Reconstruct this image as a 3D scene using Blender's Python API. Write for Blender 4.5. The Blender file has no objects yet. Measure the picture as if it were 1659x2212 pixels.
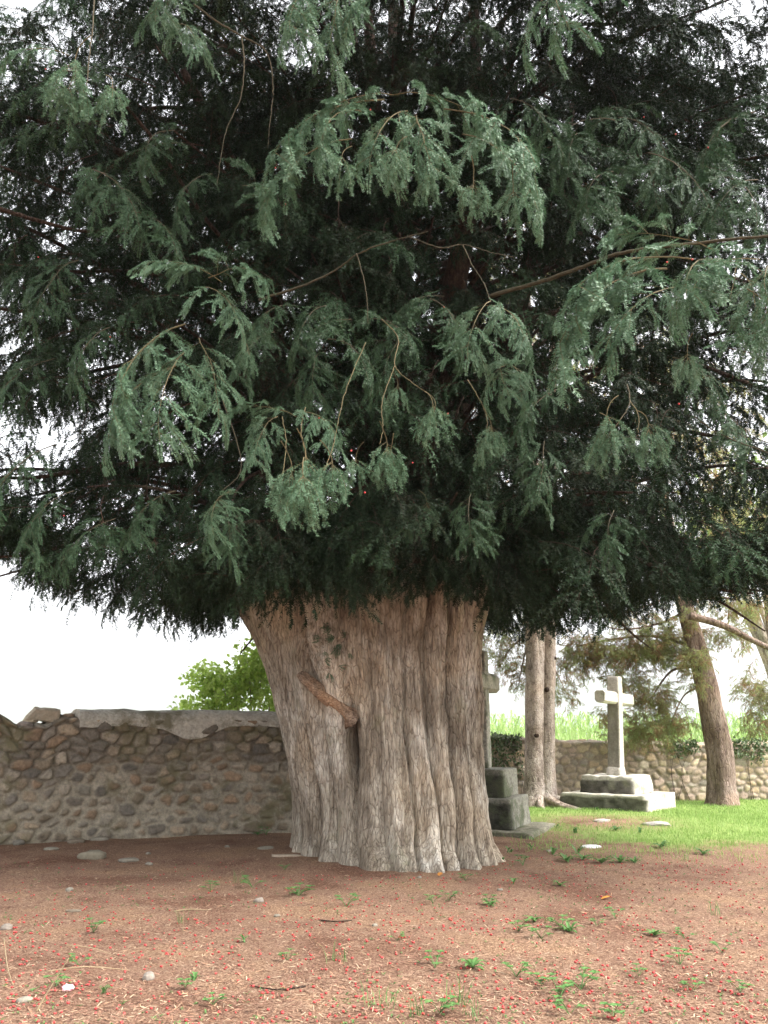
import bpy, bmesh, math, random
import numpy as np
from mathutils import Vector, Matrix

R = math.radians
scene = bpy.context.scene
COL = scene.collection
rng = np.random.default_rng(7)
random.seed(7)

# ------------------------------------------------------------------ camera, sky, sun, exposure
PITCH = R(14.9)
CAM_Z = 1.6
F_PX = 1800.0                      # focal length for a picture 1659 x 2212
cam_d = bpy.data.cameras.new("camera")
cam_d.sensor_fit = 'VERTICAL'
cam_d.sensor_height = 36.0
cam_d.lens = 36.0 * F_PX / 2212.0
cam_d.clip_start = 0.05
cam_d.clip_end = 8000.0
cam = bpy.data.objects.new("camera", cam_d)
COL.objects.link(cam)
cam.location = (0, 0, CAM_Z)
cam.rotation_euler = (math.pi / 2 + PITCH, 0, 0)
scene.camera = cam

SUN_EL, SUN_AZ = 50.0, 112.0       # azimuth clockwise from +Y (north)
world = bpy.data.worlds.new("World")
scene.world = world
world.use_nodes = True
wn, wl = world.node_tree.nodes, world.node_tree.links
bg = wn['Background']
sky = wn.new('ShaderNodeTexSky')
sky.sky_type = 'NISHITA'
sky.sun_disc = False
sky.sun_elevation = R(SUN_EL)
sky.sun_rotation = R(SUN_AZ)
sky.air_density = 1.0
sky.dust_density = 4.0
sky.ozone_density = 1.0
hsv = wn.new('ShaderNodeHueSaturation')       # an overcast sky: nearly no blue left
hsv.inputs['Saturation'].default_value = 0.12
wl.new(sky.outputs[0], hsv.inputs['Color'])
wl.new(hsv.outputs[0], bg.inputs['Color'])
bg.inputs['Strength'].default_value = 0.15

sun_d = bpy.data.lights.new("sun", 'SUN')
sun_d.energy = 1.4
sun_d.angle = R(25)
sun_d.color = (1.0, 0.96, 0.9)
sun = bpy.data.objects.new("sun", sun_d)
COL.objects.link(sun)
sv = Vector((math.sin(R(SUN_AZ)) * math.cos(R(SUN_EL)), math.cos(R(SUN_AZ)) * math.cos(R(SUN_EL)), math.sin(R(SUN_EL))))
sun.rotation_euler = sv.to_track_quat('Z', 'Y').to_euler()
sun.location = (20, -10, 30)

vs = scene.view_settings
vs.view_transform = 'Standard'
vs.look = 'None'
vs.exposure = 2.15
vs.gamma = 1.0
vs.use_curve_mapping = False
scene.cycles.max_bounces = 6
scene.cycles.diffuse_bounces = 4
scene.cycles.glossy_bounces = 2
scene.cycles.transmission_bounces = 3
scene.cycles.volume_bounces = 0

CP, SP = math.cos(PITCH), math.sin(PITCH)


def P(u, v, d):
    """point at ground distance d (metres along +Y) seen at u, v of the 1659 x 2212 photograph"""
    xr, yr = (u - 829.5) / F_PX, (1106 - v) / F_PX
    dx, dy, dz = xr, CP - yr * SP, SP + yr * CP
    s = d / dy
    return np.array([dx * s, d, CAM_Z + dz * s])


def proj(p):
    p = np.asarray(p, float)
    q = p - np.array([0, 0, CAM_Z])
    dep = q[..., 1] * CP + q[..., 2] * SP
    up = -q[..., 1] * SP + q[..., 2] * CP
    return 829.5 + F_PX * q[..., 0] / dep, 1106 - F_PX * up / dep


def ground_at(u, v):
    a = math.atan((v - 1106) / F_PX) - PITCH
    return P(u, v, CAM_Z / math.tan(a)) if False else _ground(u, v)


def _ground(u, v):
    xr, yr = (u - 829.5) / F_PX, (1106 - v) / F_PX
    dx, dy, dz = xr, CP - yr * SP, SP + yr * CP
    s = -CAM_Z / dz
    return np.array([dx * s, dy * s, 0.0])


# ------------------------------------------------------------------ helpers
def tag(o, label=None, cat=None, group=None, kind=None):
    if label: o['label'] = label
    if cat: o['category'] = cat
    if group: o['group'] = group
    if kind: o['kind'] = kind
    return o


def empty(name, loc, rz=0.0):
    o = bpy.data.objects.new(name, None)
    COL.objects.link(o)
    o.location = tuple(map(float, loc))
    o.rotation_euler = (0, 0, rz)
    o.empty_display_size = 0.2
    return o


def np_mesh(name, verts, tris=None, quads=None, mats=(), tri_mat=None, quad_mat=None, smooth=False, col=None):
    verts = np.ascontiguousarray(verts, np.float32)
    nt = 0 if tris is None else len(tris)
    nq = 0 if quads is None else len(quads)
    me = bpy.data.meshes.new(name)
    me.vertices.add(len(verts))
    me.vertices.foreach_set('co', verts.ravel())
    parts, starts = [], []
    if nt:
        parts.append(np.asarray(tris, np.int32).ravel()); starts.append(np.arange(nt) * 3)
    if nq:
        parts.append(np.asarray(quads, np.int32).ravel()); starts.append(nt * 3 + np.arange(nq) * 4)
    li = np.concatenate(parts)
    me.loops.add(len(li))
    me.loops.foreach_set('vertex_index', li.astype(np.int32))
    me.polygons.add(nt + nq)
    me.polygons.foreach_set('loop_start', np.concatenate(starts).astype(np.int32))
    mi = np.zeros(nt + nq, np.int32)
    if tri_mat is not None and nt: mi[:nt] = tri_mat
    if quad_mat is not None and nq: mi[nt:] = quad_mat
    me.polygons.foreach_set('material_index', mi)
    me.polygons.foreach_set('use_smooth', np.full(nt + nq, smooth, bool))
    for m in mats: me.materials.append(m)
    if col is not None:
        a = me.color_attributes.new('Col', 'FLOAT_COLOR', 'POINT')
        c = np.ones((len(verts), 4), np.float32); c[:, :3] = col
        a.data.foreach_set('color', c.ravel())
    me.update(calc_edges=True)
    me.validate()
    return me


def link(name, me, parent=None, loc=None):
    o = bpy.data.objects.new(name, me)
    COL.objects.link(o)
    if parent is not None: o.parent = parent
    if loc is not None: o.location = tuple(map(float, loc))
    return o


def unit(a):
    return a / np.maximum(np.linalg.norm(a, axis=-1, keepdims=True), 1e-9)


def smooth(x, a, b):
    t = np.clip((x - a) / (b - a), 0, 1)
    return t * t * (3 - 2 * t)


def _hash(i, j, s):
    h = np.sin(i * 127.1 + j * 311.7 + s * 74.7) * 43758.5453
    return h - np.floor(h)


def vnoise(x, y, s=0):
    xi, yi = np.floor(x), np.floor(y)
    fx, fy = x - xi, y - yi
    fx, fy = fx * fx * (3 - 2 * fx), fy * fy * (3 - 2 * fy)
    a, b = _hash(xi, yi, s), _hash(xi + 1, yi, s)
    c, d = _hash(xi, yi + 1, s), _hash(xi + 1, yi + 1, s)
    return (a * (1 - fx) + b * fx) * (1 - fy) + (c * (1 - fx) + d * fx) * fy


def fbm(x, y, s=0, o=4):
    r, a, t = 0, 0.5, 0
    for k in range(o):
        r = r + a * vnoise(x * 2 ** k, y * 2 ** k, s + k * 13); t += a; a *= 0.5
    return r / t


def spline(pts, n):
    pts = np.asarray(pts, float)
    k = len(pts)
    t = np.linspace(0, k - 1, n)
    i = np.clip(np.floor(t).astype(int), 0, k - 2)
    f = (t - i)[:, None]
    p0, p1, p2, p3 = pts[np.clip(i - 1, 0, k - 1)], pts[i], pts[i + 1], pts[np.clip(i + 2, 0, k - 1)]
    return 0.5 * ((2 * p1) + (-p0 + p2) * f + (2 * p0 - 5 * p1 + 4 * p2 - p3) * f ** 2 + (-p0 + 3 * p1 - 3 * p2 + p3) * f ** 3)


def tube(pts, rad, sides=6, lump=0.0, seed=0):
    pts = np.asarray(pts, float); n = len(pts)
    rad = np.broadcast_to(np.asarray(rad, float), (n,))
    tan = unit(np.gradient(pts, axis=0))
    ref = np.array([0, 0, 1.0]) if abs(tan[0, 2]) < 0.8 else np.array([1.0, 0, 0])
    s = unit(np.cross(tan, ref)); u = np.cross(s, tan)
    th = np.linspace(0, 2 * math.pi, sides, endpoint=False)
    rr = rad[:, None] * np.ones((1, sides))
    if lump:
        g = np.arange(n)[:, None] * 0.35
        rr = rr * (1 + lump * (np.sin(th * 3 + seed + g * .15) * .5 + np.sin(th * 5 + seed * 2 - g * .2) * .35 + (vnoise(th[None] * 2 + 0 * g, g + 0 * th, seed) - .5)))
    v = pts[:, None] + rr[..., None] * (np.cos(th)[None, :, None] * s[:, None] + np.sin(th)[None, :, None] * u[:, None])
    v = v.reshape(-1, 3)
    i = np.arange(n - 1)[:, None] * sides; j = np.arange(sides)[None]
    q = np.stack([i + j, i + (j + 1) % sides, i + sides + (j + 1) % sides, i + sides + j], -1).reshape(-1, 4)
    nb = len(v)
    v = np.vstack([v, pts[0], pts[-1]])
    jj = np.arange(sides); kk = (jj + 1) % sides
    t = np.vstack([np.stack([kk, jj, np.full(sides, nb)], -1), np.stack([(n - 1) * sides + jj, (n - 1) * sides + kk, np.full(sides, nb + 1)], -1)])
    return v, q, t


class Geo:
    def __init__(self): self.v, self.q, self.t, self.qm, self.tm, self.c, self.n = [], [], [], [], [], [], 0

    def add(self, v, q=None, t=None, m=0, col=None):
        v = np.asarray(v, float).reshape(-1, 3)
        self.v.append(v)
        if q is not None and len(q): self.q.append(np.asarray(q) + self.n); self.qm.append(np.full(len(q), m))
        if t is not None and len(t): self.t.append(np.asarray(t) + self.n); self.tm.append(np.full(len(t), m))
        if col is not None: self.c.append(np.broadcast_to(np.asarray(col, float), v.shape))
        self.n += len(v)
        return self

    def tube(self, pts, rad, sides=6, m=0, lump=0.0, seed=0, col=None):
        v, q, t = tube(pts, rad, sides, lump, seed)
        return self.add(v, q, t, m, col)

    def arrays(self):
        return (np.vstack(self.v), np.vstack(self.q) if self.q else None, np.vstack(self.t) if self.t else None,
                np.concatenate(self.qm) if self.q else None, np.concatenate(self.tm) if self.t else None)

    def mesh(self, name, mats, smooth=False, offset=None):
        v, q, t, qm, tm = self.arrays()
        if offset is not None: v = v - np.asarray(offset)
        return np_mesh(name, v, t, q, mats, tm, qm, smooth, np.vstack(self.c) if self.c else None)


# ------------------------------------------------------------------ materials
def new_mat(name):
    m = bpy.data.materials.new(name); m.use_nodes = True
    nt = m.node_tree
    return m, nt, nt.nodes, nt.links, nt.nodes['Principled BSDF']


def ramp(n, stops):
    r = n.new('ShaderNodeValToRGB')
    e = r.color_ramp.elements
    while len(e) < len(stops): e.new(0.5)
    for k, (p, c) in enumerate(stops):
        e[k].position = p; e[k].color = (*c, 1)
    return r


def tex_noise(n, l, vec, scale, detail=4, rough=0.6, dist=0.0):
    t = n.new('ShaderNodeTexNoise')
    t.inputs['Scale'].default_value = scale; t.inputs['Detail'].default_value = detail
    t.inputs['Roughness'].default_value = rough; t.inputs['Distortion'].default_value = dist
    if vec is not None: l.new(vec, t.inputs['Vector'])
    return t


def mapping(n, l, scale, src='Object'):
    tc = n.new('ShaderNodeTexCoord'); mp = n.new('ShaderNodeMapping')
    mp.inputs['Scale'].default_value = scale
    l.new(tc.outputs[src], mp.inputs['Vector'])
    return mp.outputs[0]


def mixc(n, l, fac, a, b, blend='MIX'):
    m = n.new('ShaderNodeMix'); m.data_type = 'RGBA'; m.blend_type = blend
    for s, x in ((0, fac), (6, a), (7, b)):
        if hasattr(x, 'is_linked') or hasattr(x, 'links'): l.new(x, m.inputs[s])
        else: m.inputs[s].default_value = x if s == 0 else (*x, 1)
    return m.outputs[2]


def bump(n, l, b, height, strength, dist=0.02):
    k = n.new('ShaderNodeBump'); k.inputs['Strength'].default_value = strength; k.inputs['Distance'].default_value = dist
    l.new(height, k.inputs['Height']); l.new(k.outputs[0], b.inputs['Normal'])


def mat_bark(name, dark, mid, light, pale, pale_at=0.62, sc=(14, 14, 1.6), moss=None, strength=0.9, flakes=0.7):
    m, nt, n, l, b = new_mat(name)
    v = mapping(n, l, sc)
    a = tex_noise(n, l, v, 1.0, 7, 0.65, 0.35)
    r = ramp(n, [(0.3, dark), (0.48, mid), (0.72, light)])
    l.new(a.outputs[0], r.inputs[0])
    v2 = mapping(n, l, (1, 1, 0.35))
    p = tex_noise(n, l, v2, 1.7, 5, 0.7)
    pr = ramp(n, [(pale_at, (0, 0, 0)), (pale_at + 0.1, (1, 1, 1))])
    l.new(p.outputs[0], pr.inputs[0])
    mul = n.new('ShaderNodeMath'); mul.operation = 'MULTIPLY'; mul.inputs[1].default_value = 0.75
    l.new(pr.outputs[0], mul.inputs[0])
    c = mixc(n, l, mul.outputs[0], r.outputs[0], pale)
    v3 = mapping(n, l, (1, 1, 1))
    f = tex_noise(n, l, v3, 0.9, 3, 0.5)
    fr = ramp(n, [(0.36, (0.66, 0.62, 0.58)), (0.5, (1, 1, 1)), (0.66, (1.1, 1.02, 0.93))])
    l.new(f.outputs[0], fr.inputs[0])
    c = mixc(n, l, 1.0, c, fr.outputs[0], 'MULTIPLY')
    ff = tex_noise(n, l, mapping(n, l, (sc[0] * 2.2, sc[1] * 2.2, sc[2] * 4.5)), 1.0, 4, 0.75, 0.8)
    ffr = ramp(n, [(0.34, (0.58, 0.55, 0.53)), (0.5, (1, 1, 1)), (0.68, (1.2, 1.2, 1.2))])
    l.new(ff.outputs[0], ffr.inputs[0])
    c = mixc(n, l, 1.0, c, ffr.outputs[0], 'MULTIPLY')
    if moss:
        g = tex_noise(n, l, v3, 2.3, 6, 0.7)
        gr = ramp(n, [(0.58, (0, 0, 0)), (0.72, (.6, .6, .6))])
        l.new(g.outputs[0], gr.inputs[0])
        c = mixc(n, l, gr.outputs[0], c, moss)
    vo = n.new('ShaderNodeTexVoronoi'); vo.feature = 'DISTANCE_TO_EDGE'; vo.inputs['Scale'].default_value = 1.0
    wob = mixc(n, l, 0.16, mapping(n, l, (sc[0] * 1.7, sc[1] * 1.7, sc[2] * 2.6)), tex_noise(n, l, mapping(n, l, (9, 9, 5)), 1.0, 3, .6).outputs[1], 'ADD')
    l.new(wob, vo.inputs['Vector'])
    vr = ramp(n, [(0.0, (0.42, 0.38, 0.35)), (0.07, (0.95, 0.95, 0.95)), (0.3, (1.04, 1.04, 1.04))])
    l.new(vo.outputs['Distance'], vr.inputs[0])
    c = mixc(n, l, flakes, c, vr.outputs[0], 'MULTIPLY')
    l.new(c, b.inputs['Base Color'])
    b.inputs['Roughness'].default_value = 0.9
    b.inputs['Specular IOR Level'].default_value = 0.2
    fine = tex_noise(n, l, mapping(n, l, tuple(x * 3 for x in sc)), 1.0, 5, 0.7)
    add = n.new('ShaderNodeMath'); add.operation = 'MULTIPLY_ADD'; add.inputs[1].default_value = 0.35
    l.new(fine.outputs[0], add.inputs[0])
    cl = n.new('ShaderNodeMapRange'); cl.inputs['From Max'].default_value = 0.12; cl.inputs['To Max'].default_value = 0.35
    l.new(vo.outputs['Distance'], cl.inputs['Value'])
    ad2 = n.new('ShaderNodeMath'); ad2.operation = 'ADD'; l.new(a.outputs[0], ad2.inputs[0]); l.new(cl.outputs[0], ad2.inputs[1])
    l.new(ad2.outputs[0], add.inputs[2])
    bump(n, l, b, add.outputs[0], strength, 0.035)
    return m


def mat_leaf(name, c1, c2, c3, transl=0.25, rough=0.45, s1=2.2, s2=30.0, spec=0.5, st=(0.3, 0.5, 0.72)):
    m, nt, n, l, b = new_mat(name)
    v = mapping(n, l, (1, 1, 1))
    a = tex_noise(n, l, v, s1, 3, 0.6)
    f = tex_noise(n, l, v, s2, 2, 0.6)
    r = ramp(n, [(st[0], c1), (st[1], c2), (st[2], c3)])
    mx = n.new('ShaderNodeMath'); mx.operation = 'MULTIPLY_ADD'; mx.inputs[1].default_value = 0.5
    hf = n.new('ShaderNodeMath'); hf.operation = 'MULTIPLY'; hf.inputs[1].default_value = 0.5
    l.new(f.outputs[0], hf.inputs[0]); l.new(a.outputs[0], mx.inputs[0]); l.new(hf.outputs[0], mx.inputs[2])
    l.new(mx.outputs[0], r.inputs[0])
    l.new(r.outputs[0], b.inputs['Base Color'])
    b.inputs['Roughness'].default_value = rough
    b.inputs['Specular IOR Level'].default_value = spec
    if transl > 0:
        tr = n.new('ShaderNodeBsdfTranslucent'); l.new(r.outputs[0], tr.inputs['Color'])
        ms = n.new('ShaderNodeMixShader'); ms.inputs[0].default_value = transl
        l.new(b.outputs[0], ms.inputs[1]); l.new(tr.outputs[0], ms.inputs[2])
        l.new(ms.outputs[0], n['Material Output'].inputs[0])
    return m


def mat_col(name, rough=0.9, noise=(0.7, 1.25), sc=25.0, bs=0.5, bd=0.01, moss=None, moss_sc=1.5, moss_at=0.55, dirt=None):
    """colour from the mesh's own Col attribute, mottled"""
    m, nt, n, l, b = new_mat(name)
    at = n.new('ShaderNodeAttribute'); at.attribute_name = 'Col'
    v = mapping(n, l, (1, 1, 1))
    a = tex_noise(n, l, v, sc, 6, 0.7)
    r = ramp(n, [(0.3, (noise[0],) * 3), (0.7, (noise[1],) * 3)])
    l.new(a.outputs[0], r.inputs[0])
    c = mixc(n, l, 1.0, at.outputs[0], r.outputs[0], 'MULTIPLY')
    if dirt:
        d = tex_noise(n, l, v, 3.0, 6, 0.75)
        dr = ramp(n, [(0.5, (0, 0, 0)), (0.7, (.8, .8, .8))]); l.new(d.outputs[0], dr.inputs[0])
        c = mixc(n, l, dr.outputs[0], c, dirt)
    if moss:
        g = tex_noise(n, l, v, moss_sc, 6, 0.7)
        gr = ramp(n, [(moss_at, (0, 0, 0)), (moss_at + 0.13, (.8, .8, .8))]); l.new(g.outputs[0], gr.inputs[0])
        c = mixc(n, l, gr.outputs[0], c, moss)
    l.new(c, b.inputs['Base Color'])
    b.inputs['Roughness'].default_value = rough
    b.inputs['Specular IOR Level'].default_value = 0.25
    bump(n, l, b, a.outputs[0], bs, bd)
    return m


def mat_plain(name, c, c2=None, rough=0.7, sc=30.0, spec=0.3, bs=0.2):
    m, nt, n, l, b = new_mat(name)
    a = tex_noise(n, l, mapping(n, l, (1, 1, 1)), sc, 4, 0.6)
    r = ramp(n, [(0.3, c2 or tuple(x * 0.7 for x in c)), (0.7, c)])
    l.new(a.outputs[0], r.inputs[0]); l.new(r.outputs[0], b.inputs['Base Color'])
    b.inputs['Roughness'].default_value = rough; b.inputs['Specular IOR Level'].default_value = spec
    bump(n, l, b, a.outputs[0], bs, 0.01)
    return m


M_YEWBARK = mat_bark('yew_bark', (0.18, 0.15, 0.12), (0.37, 0.325, 0.26), (0.55, 0.505, 0.42), (0.68, 0.65, 0.58), 0.53, moss=(0.20, 0.20, 0.12))
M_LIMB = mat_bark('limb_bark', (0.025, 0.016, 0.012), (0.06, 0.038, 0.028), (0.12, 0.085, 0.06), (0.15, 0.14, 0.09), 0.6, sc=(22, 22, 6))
M_STUB = mat_bark('stub_bark', (0.15, 0.10, 0.07), (0.36, 0.26, 0.19), (0.52, 0.40, 0.30), (0.45, 0.30, 0.2), 0.55, sc=(14, 14, 14))
M_BRANCH = mat_plain('branch_bark', (0.085, 0.07, 0.04), (0.04, 0.034, 0.02), 0.85)
M_TWIG = mat_plain('twig_bark', (0.14, 0.115, 0.055), (0.075, 0.06, 0.03), 0.8)
M_YEW_SHADE = mat_leaf('old_yew_needles', (0.015, 0.014, 0.007), (0.012, 0.027, 0.010), (0.026, 0.054, 0.021), 0.1, 0.55, 1.1, 35.0, 0.18)  # dark needle copy: paints the shade of the crown's inside
M_YEW_HALF_LIT = mat_leaf('grown_yew_needles', (0.017, 0.035, 0.013), (0.036, 0.078, 0.034), (0.072, 0.13, 0.062), 0.15, 0.5, 1.3, 30.0, 0.3)  # in-between needle copy for half-lit boughs
M_YEW_LIT = mat_leaf('yew_needles', (0.045, 0.10, 0.048), (0.09, 0.17, 0.092), (0.17, 0.25, 0.155), 0.2, 0.5, 2.6, 35.0, 0.4)  # pale needle copy for front boughs that catch the light
M_FIRBARK = mat_bark('fir_bark', (0.17, 0.135, 0.11), (0.40, 0.335, 0.29), (0.56, 0.49, 0.435), (0.55, 0.5, 0.45), 0.55, sc=(10, 10, 4), moss=(0.12, 0.12, 0.06), flakes=0.25)
M_CYPBARK = mat_bark('cypress_bark', (0.12, 0.085, 0.07), (0.27, 0.20, 0.165), (0.40, 0.315, 0.265), (0.45, 0.39, 0.34), 0.6, sc=(14, 14, 1.8), moss=(0.13, 0.12, 0.05))
M_CYP = mat_leaf('cypress_foliage', (0.38, 0.22, 0.13), (0.28, 0.265, 0.11), (0.36, 0.43, 0.18), 0.5, 0.6, 2.6, 14.0, 0.3, (0.42, 0.49, 0.60))
M_SHRUB = mat_leaf('broad_leaf', (0.30, 0.44, 0.08), (0.45, 0.60, 0.15), (0.6, 0.72, 0.27), 0.65, 0.4, 3.0, 18.0, 0.5)
M_FARLEAF = mat_leaf('far_broad_leaf', (0.10, 0.16, 0.04), (0.17, 0.25, 0.07), (0.27, 0.34, 0.13), 0.45, 0.5, 1.0, 8.0, 0.3)
M_CORN = mat_leaf('corn_leaf', (0.25, 0.38, 0.12), (0.36, 0.5, 0.18), (0.5, 0.6, 0.3), 0.55, 0.5, 0.8, 6.0, 0.4)
M_GRASS = mat_leaf('grass_blade', (0.16, 0.24, 0.06), (0.25, 0.38, 0.10), (0.38, 0.48, 0.19), 0.35, 0.6, 0.9, 12.0, 0.3)
M_WEED = mat_leaf('weed_leaf', (0.06, 0.14, 0.04), (0.10, 0.21, 0.06), (0.18, 0.30, 0.10), 0.25, 0.55, 6.0, 30.0, 0.3)
M_IVY = mat_leaf('ivy_leaf', (0.05, 0.09, 0.03), (0.09, 0.13, 0.05), (0.15, 0.19, 0.09), 0.15, 0.45, 3.0, 20.0, 0.5)
M_BERRY = mat_plain('berry_red', (0.52, 0.06, 0.055), (0.34, 0.035, 0.035), 0.45, 9, 0.4, 0.0)
M_WALL = mat_col('rubble_wall', moss=(0.13, 0.115, 0.06), moss_sc=1.6, moss_at=0.51, sc=18, bs=0.8, bd=0.02, noise=(0.6, 1.3))
M_WALL2 = mat_col('field_wall', moss=(0.15, 0.15, 0.07), moss_sc=1.1, moss_at=0.6, sc=16, bs=0.6, bd=0.02)
M_STONE = mat_col('cross_stone', moss=(0.20, 0.20, 0.13), moss_sc=2.4, moss_at=0.55, sc=28, bs=0.6, bd=0.012, noise=(0.72, 1.2))
M_STONE_DK = mat_col('mossy_stone', moss=(0.075, 0.09, 0.045), moss_sc=2.6, moss_at=0.50, sc=22, bs=0.9, bd=0.02, noise=(0.45, 1.35), dirt=(.07, .065, .045))
M_ROCK = mat_col('loose_rock', sc=30, bs=0.6, bd=0.01, noise=(0.75, 1.15))
M_DRY = mat_plain('dry_stalk', (0.34, 0.26, 0.16), (0.22, 0.16, 0.09), 0.8)
M_LITTER = mat_col('fallen_needles', sc=9, bs=0.0, noise=(0.6, 1.35))
M_HILL = mat_plain('far_hill', (0.15, 0.17, 0.12), (0.08, 0.10, 0.07), 0.9, 0.02, 0.1)


def mat_ground():
    m, nt, n, l, b = new_mat('earth_and_turf')
    at = n.new('ShaderNodeAttribute'); at.attribute_name = 'Col'
    sep = n.new('ShaderNodeSeparateColor'); l.new(at.outputs[0], sep.inputs[0])
    v = mapping(n, l, (1, 1, 1))
    f = tex_noise(n, l, v, 55.0, 6, 0.75)
    r = ramp(n, [(0.35, (0.065, 0.032, 0.02)), (0.46, (0.17, 0.095, 0.063)), (0.55, (0.268, 0.165, 0.11)), (0.66, (0.42, 0.31, 0.22))])
    l.new(f.outputs[0], r.inputs[0])
    big = tex_noise(n, l, v, 0.8, 5, 0.65)
    br = ramp(n, [(0.36, (0.68, 0.58, 0.55)), (0.5, (1, 1, 1)), (0.64, (1.18, 1.2, 1.1))])
    l.new(big.outputs[0], br.inputs[0])
    earth = mixc(n, l, 1.0, r.outputs[0], br.outputs[0], 'MULTIPLY')
    g = tex_noise(n, l, v, 24.0, 6, 0.7)
    gr = ramp(n, [(0.3, (0.13, 0.17, 0.045)), (0.5, (0.22, 0.30, 0.08)), (0.7, (0.33, 0.39, 0.15))])
    l.new(g.outputs[0], gr.inputs[0])
    e = tex_noise(n, l, v, 3.5, 7, 0.75)
    ad = n.new('ShaderNodeMath'); ad.operation = 'MULTIPLY_ADD'; ad.inputs[1].default_value = 1.1; ad.inputs[2].default_value = -0.55
    l.new(e.outputs[0], ad.inputs[0])
    sm = n.new('ShaderNodeMath'); sm.operation = 'ADD'; l.new(ad.outputs[0], sm.inputs[0]); l.new(sep.outputs[0], sm.inputs[1])
    mr = ramp(n, [(0.34, (0, 0, 0)), (0.78, (1, 1, 1))]); l.new(sm.outputs[0], mr.inputs[0])
    c = mixc(n, l, mr.outputs[0], earth, gr.outputs[0])
    l.new(c, b.inputs['Base Color'])
    b.inputs['Roughness'].default_value = 0.95; b.inputs['Specular IOR Level'].default_value = 0.15
    bump(n, l, b, f.outputs[0], 0.9, 0.02)
    return m


M_GROUND = mat_ground()

# ------------------------------------------------------------------ ground
def grass_mask(x, y):
    w = fbm(x * 0.7, y * 0.7, 5) - 0.5
    edge = 11.75 - 0.06 * (x - 3) + w * 3.2 + (fbm(x * 2.6, y * 2.6, 6) - .5) * 1.6
    m = smooth(y, edge - 1.3, edge + 3.6) * smooth(x, 1.4, 2.6)
    bare = np.exp(-(((x - 4.1) / 1.5) ** 2 + ((y - 16.6) / 1.6) ** 2)) * 0.75
    bare2 = np.exp(-(((x - 2.2) / 1.1) ** 2 + ((y - 14.2) / 1.6) ** 2)) * 0.45
    m = m * (1 - np.clip(bare + bare2, 0, 1))
    left_far = smooth(x, -3.0, -6.0) * smooth(y, 17.5, 20)
    return np.clip(np.maximum(np.maximum(m, left_far), smooth(y, 21.8, 23.5)), 0, 1)


def gz(x, y):
    x, y = np.asarray(x, float), np.asarray(y, float)
    near = np.exp(-((x / 22) ** 2 + ((y - 10) / 22) ** 2))
    h = (fbm(x * 0.55, y * 0.55, 3) - 0.5) * 0.10 + (fbm(x * 2.6, y * 2.6, 8) - 0.5) * 0.03
    mound = 0.05 * np.exp(-((x - 0.1) ** 2 + (y - 12.0) ** 2) / 4.5)
    return h * near + mound


def axis(lo, hi, step, far):
    a = np.arange(lo, hi + step / 2, step)
    g = np.geomspace(step * 2, far, 26)
    return np.concatenate([(lo - g)[::-1], a, hi + g])


xs, ys = axis(-9, 10, 0.09, 3500), axis(3, 23, 0.09, 3500)
X, Y = np.meshgrid(xs, ys)
nx, ny = len(xs), len(ys)
V = np.stack([X, Y, gz(X, Y)], -1).reshape(-1, 3)
i = (np.arange(ny - 1)[:, None] * nx + np.arange(nx - 1)[None]).reshape(-1)
Q = np.stack([i, i + 1, i + nx + 1, i + nx], -1)
gm = grass_mask(V[:, 0], V[:, 1])
go = link('ground', np_mesh('ground', V, quads=Q, mats=[M_GROUND], smooth=True, col=np.stack([gm] * 3, -1)))
tag(go, kind='structure')


def on_ground(u, v, lift=0.0):
    p = _ground(u, v)
    return np.array([p[0], p[1], float(gz(p[0], p[1])) + lift])


# hills far off on the left
hg = Geo()
for (cx, cy, rx, ry, hh, sd) in ((-900, 2500, 1300, 400, 205, 1), (-1600, 3100, 1300, 400, 330, 5), (900, 3000, 1500, 400, 160, 9)):
    n1, n2 = 90, 40
    a = np.linspace(-1, 1, n1); c = np.linspace(-1, 1, n2)
    A, B = np.meshgrid(a, c)
    H = hh * np.clip(1 - A ** 2, 0, 1) * np.clip(1 - B ** 2, 0, 1) ** .7 * (0.6 + 0.8 * fbm(A * 3, B * 2, sd)) + 18 * fbm(A * 26, B * 12, sd + 3) * np.clip((1 - A ** 2) * (1 - B ** 2) * 6, 0, 1)
    vv = np.stack([cx + A * rx, cy + B * ry, H - 1.0], -1).reshape(-1, 3)
    k = (np.arange(n2 - 1)[:, None] * n1 + np.arange(n1 - 1)[None]).reshape(-1)
    hg.add(vv, np.stack([k, k + 1, k + n1 + 1, k + n1], -1))
tag(link('hills', hg.mesh('hills', [M_HILL], True)), kind='structure')

# ------------------------------------------------------------------ stone walls
def voronoi(s, z, cw, ch, seed):
    """irregular stones: nearest and second nearest of a jittered, staggered lattice"""
    u, w = s / cw, z / ch
    j0 = np.floor(w); best = np.full(s.shape, 9.0); sec = np.full(s.shape, 9.0)
    ci = np.zeros(s.shape); cj = np.zeros(s.shape)
    for dj in (-1, 0, 1):
        j = j0 + dj
        off = 0.5 * np.mod(j, 2)
        i0 = np.floor(u - off)
        for di in (-1, 0, 1):
            i = i0 + di
            px = i + off + 0.5 + (_hash(i, j, seed) - 0.5) * 0.75
            pz = j + 0.5 + (_hash(i, j, seed + 3) - 0.5) * 0.7
            sz = (_hash(i, j, seed + 9) - 0.5) * 0.35
            d = ((np.abs(u - px)) ** 2.4 + np.abs(w - pz) ** 2.4) ** (1 / 2.4) - sz * 0.5
            closer = d < best
            sec = np.where(closer, best, np.minimum(sec, d))
            ci = np.where(closer, i, ci); cj = np.where(closer, j, cj)
            best = np.where(closer, d, best)
    return best, sec - best, ci, cj


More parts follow.
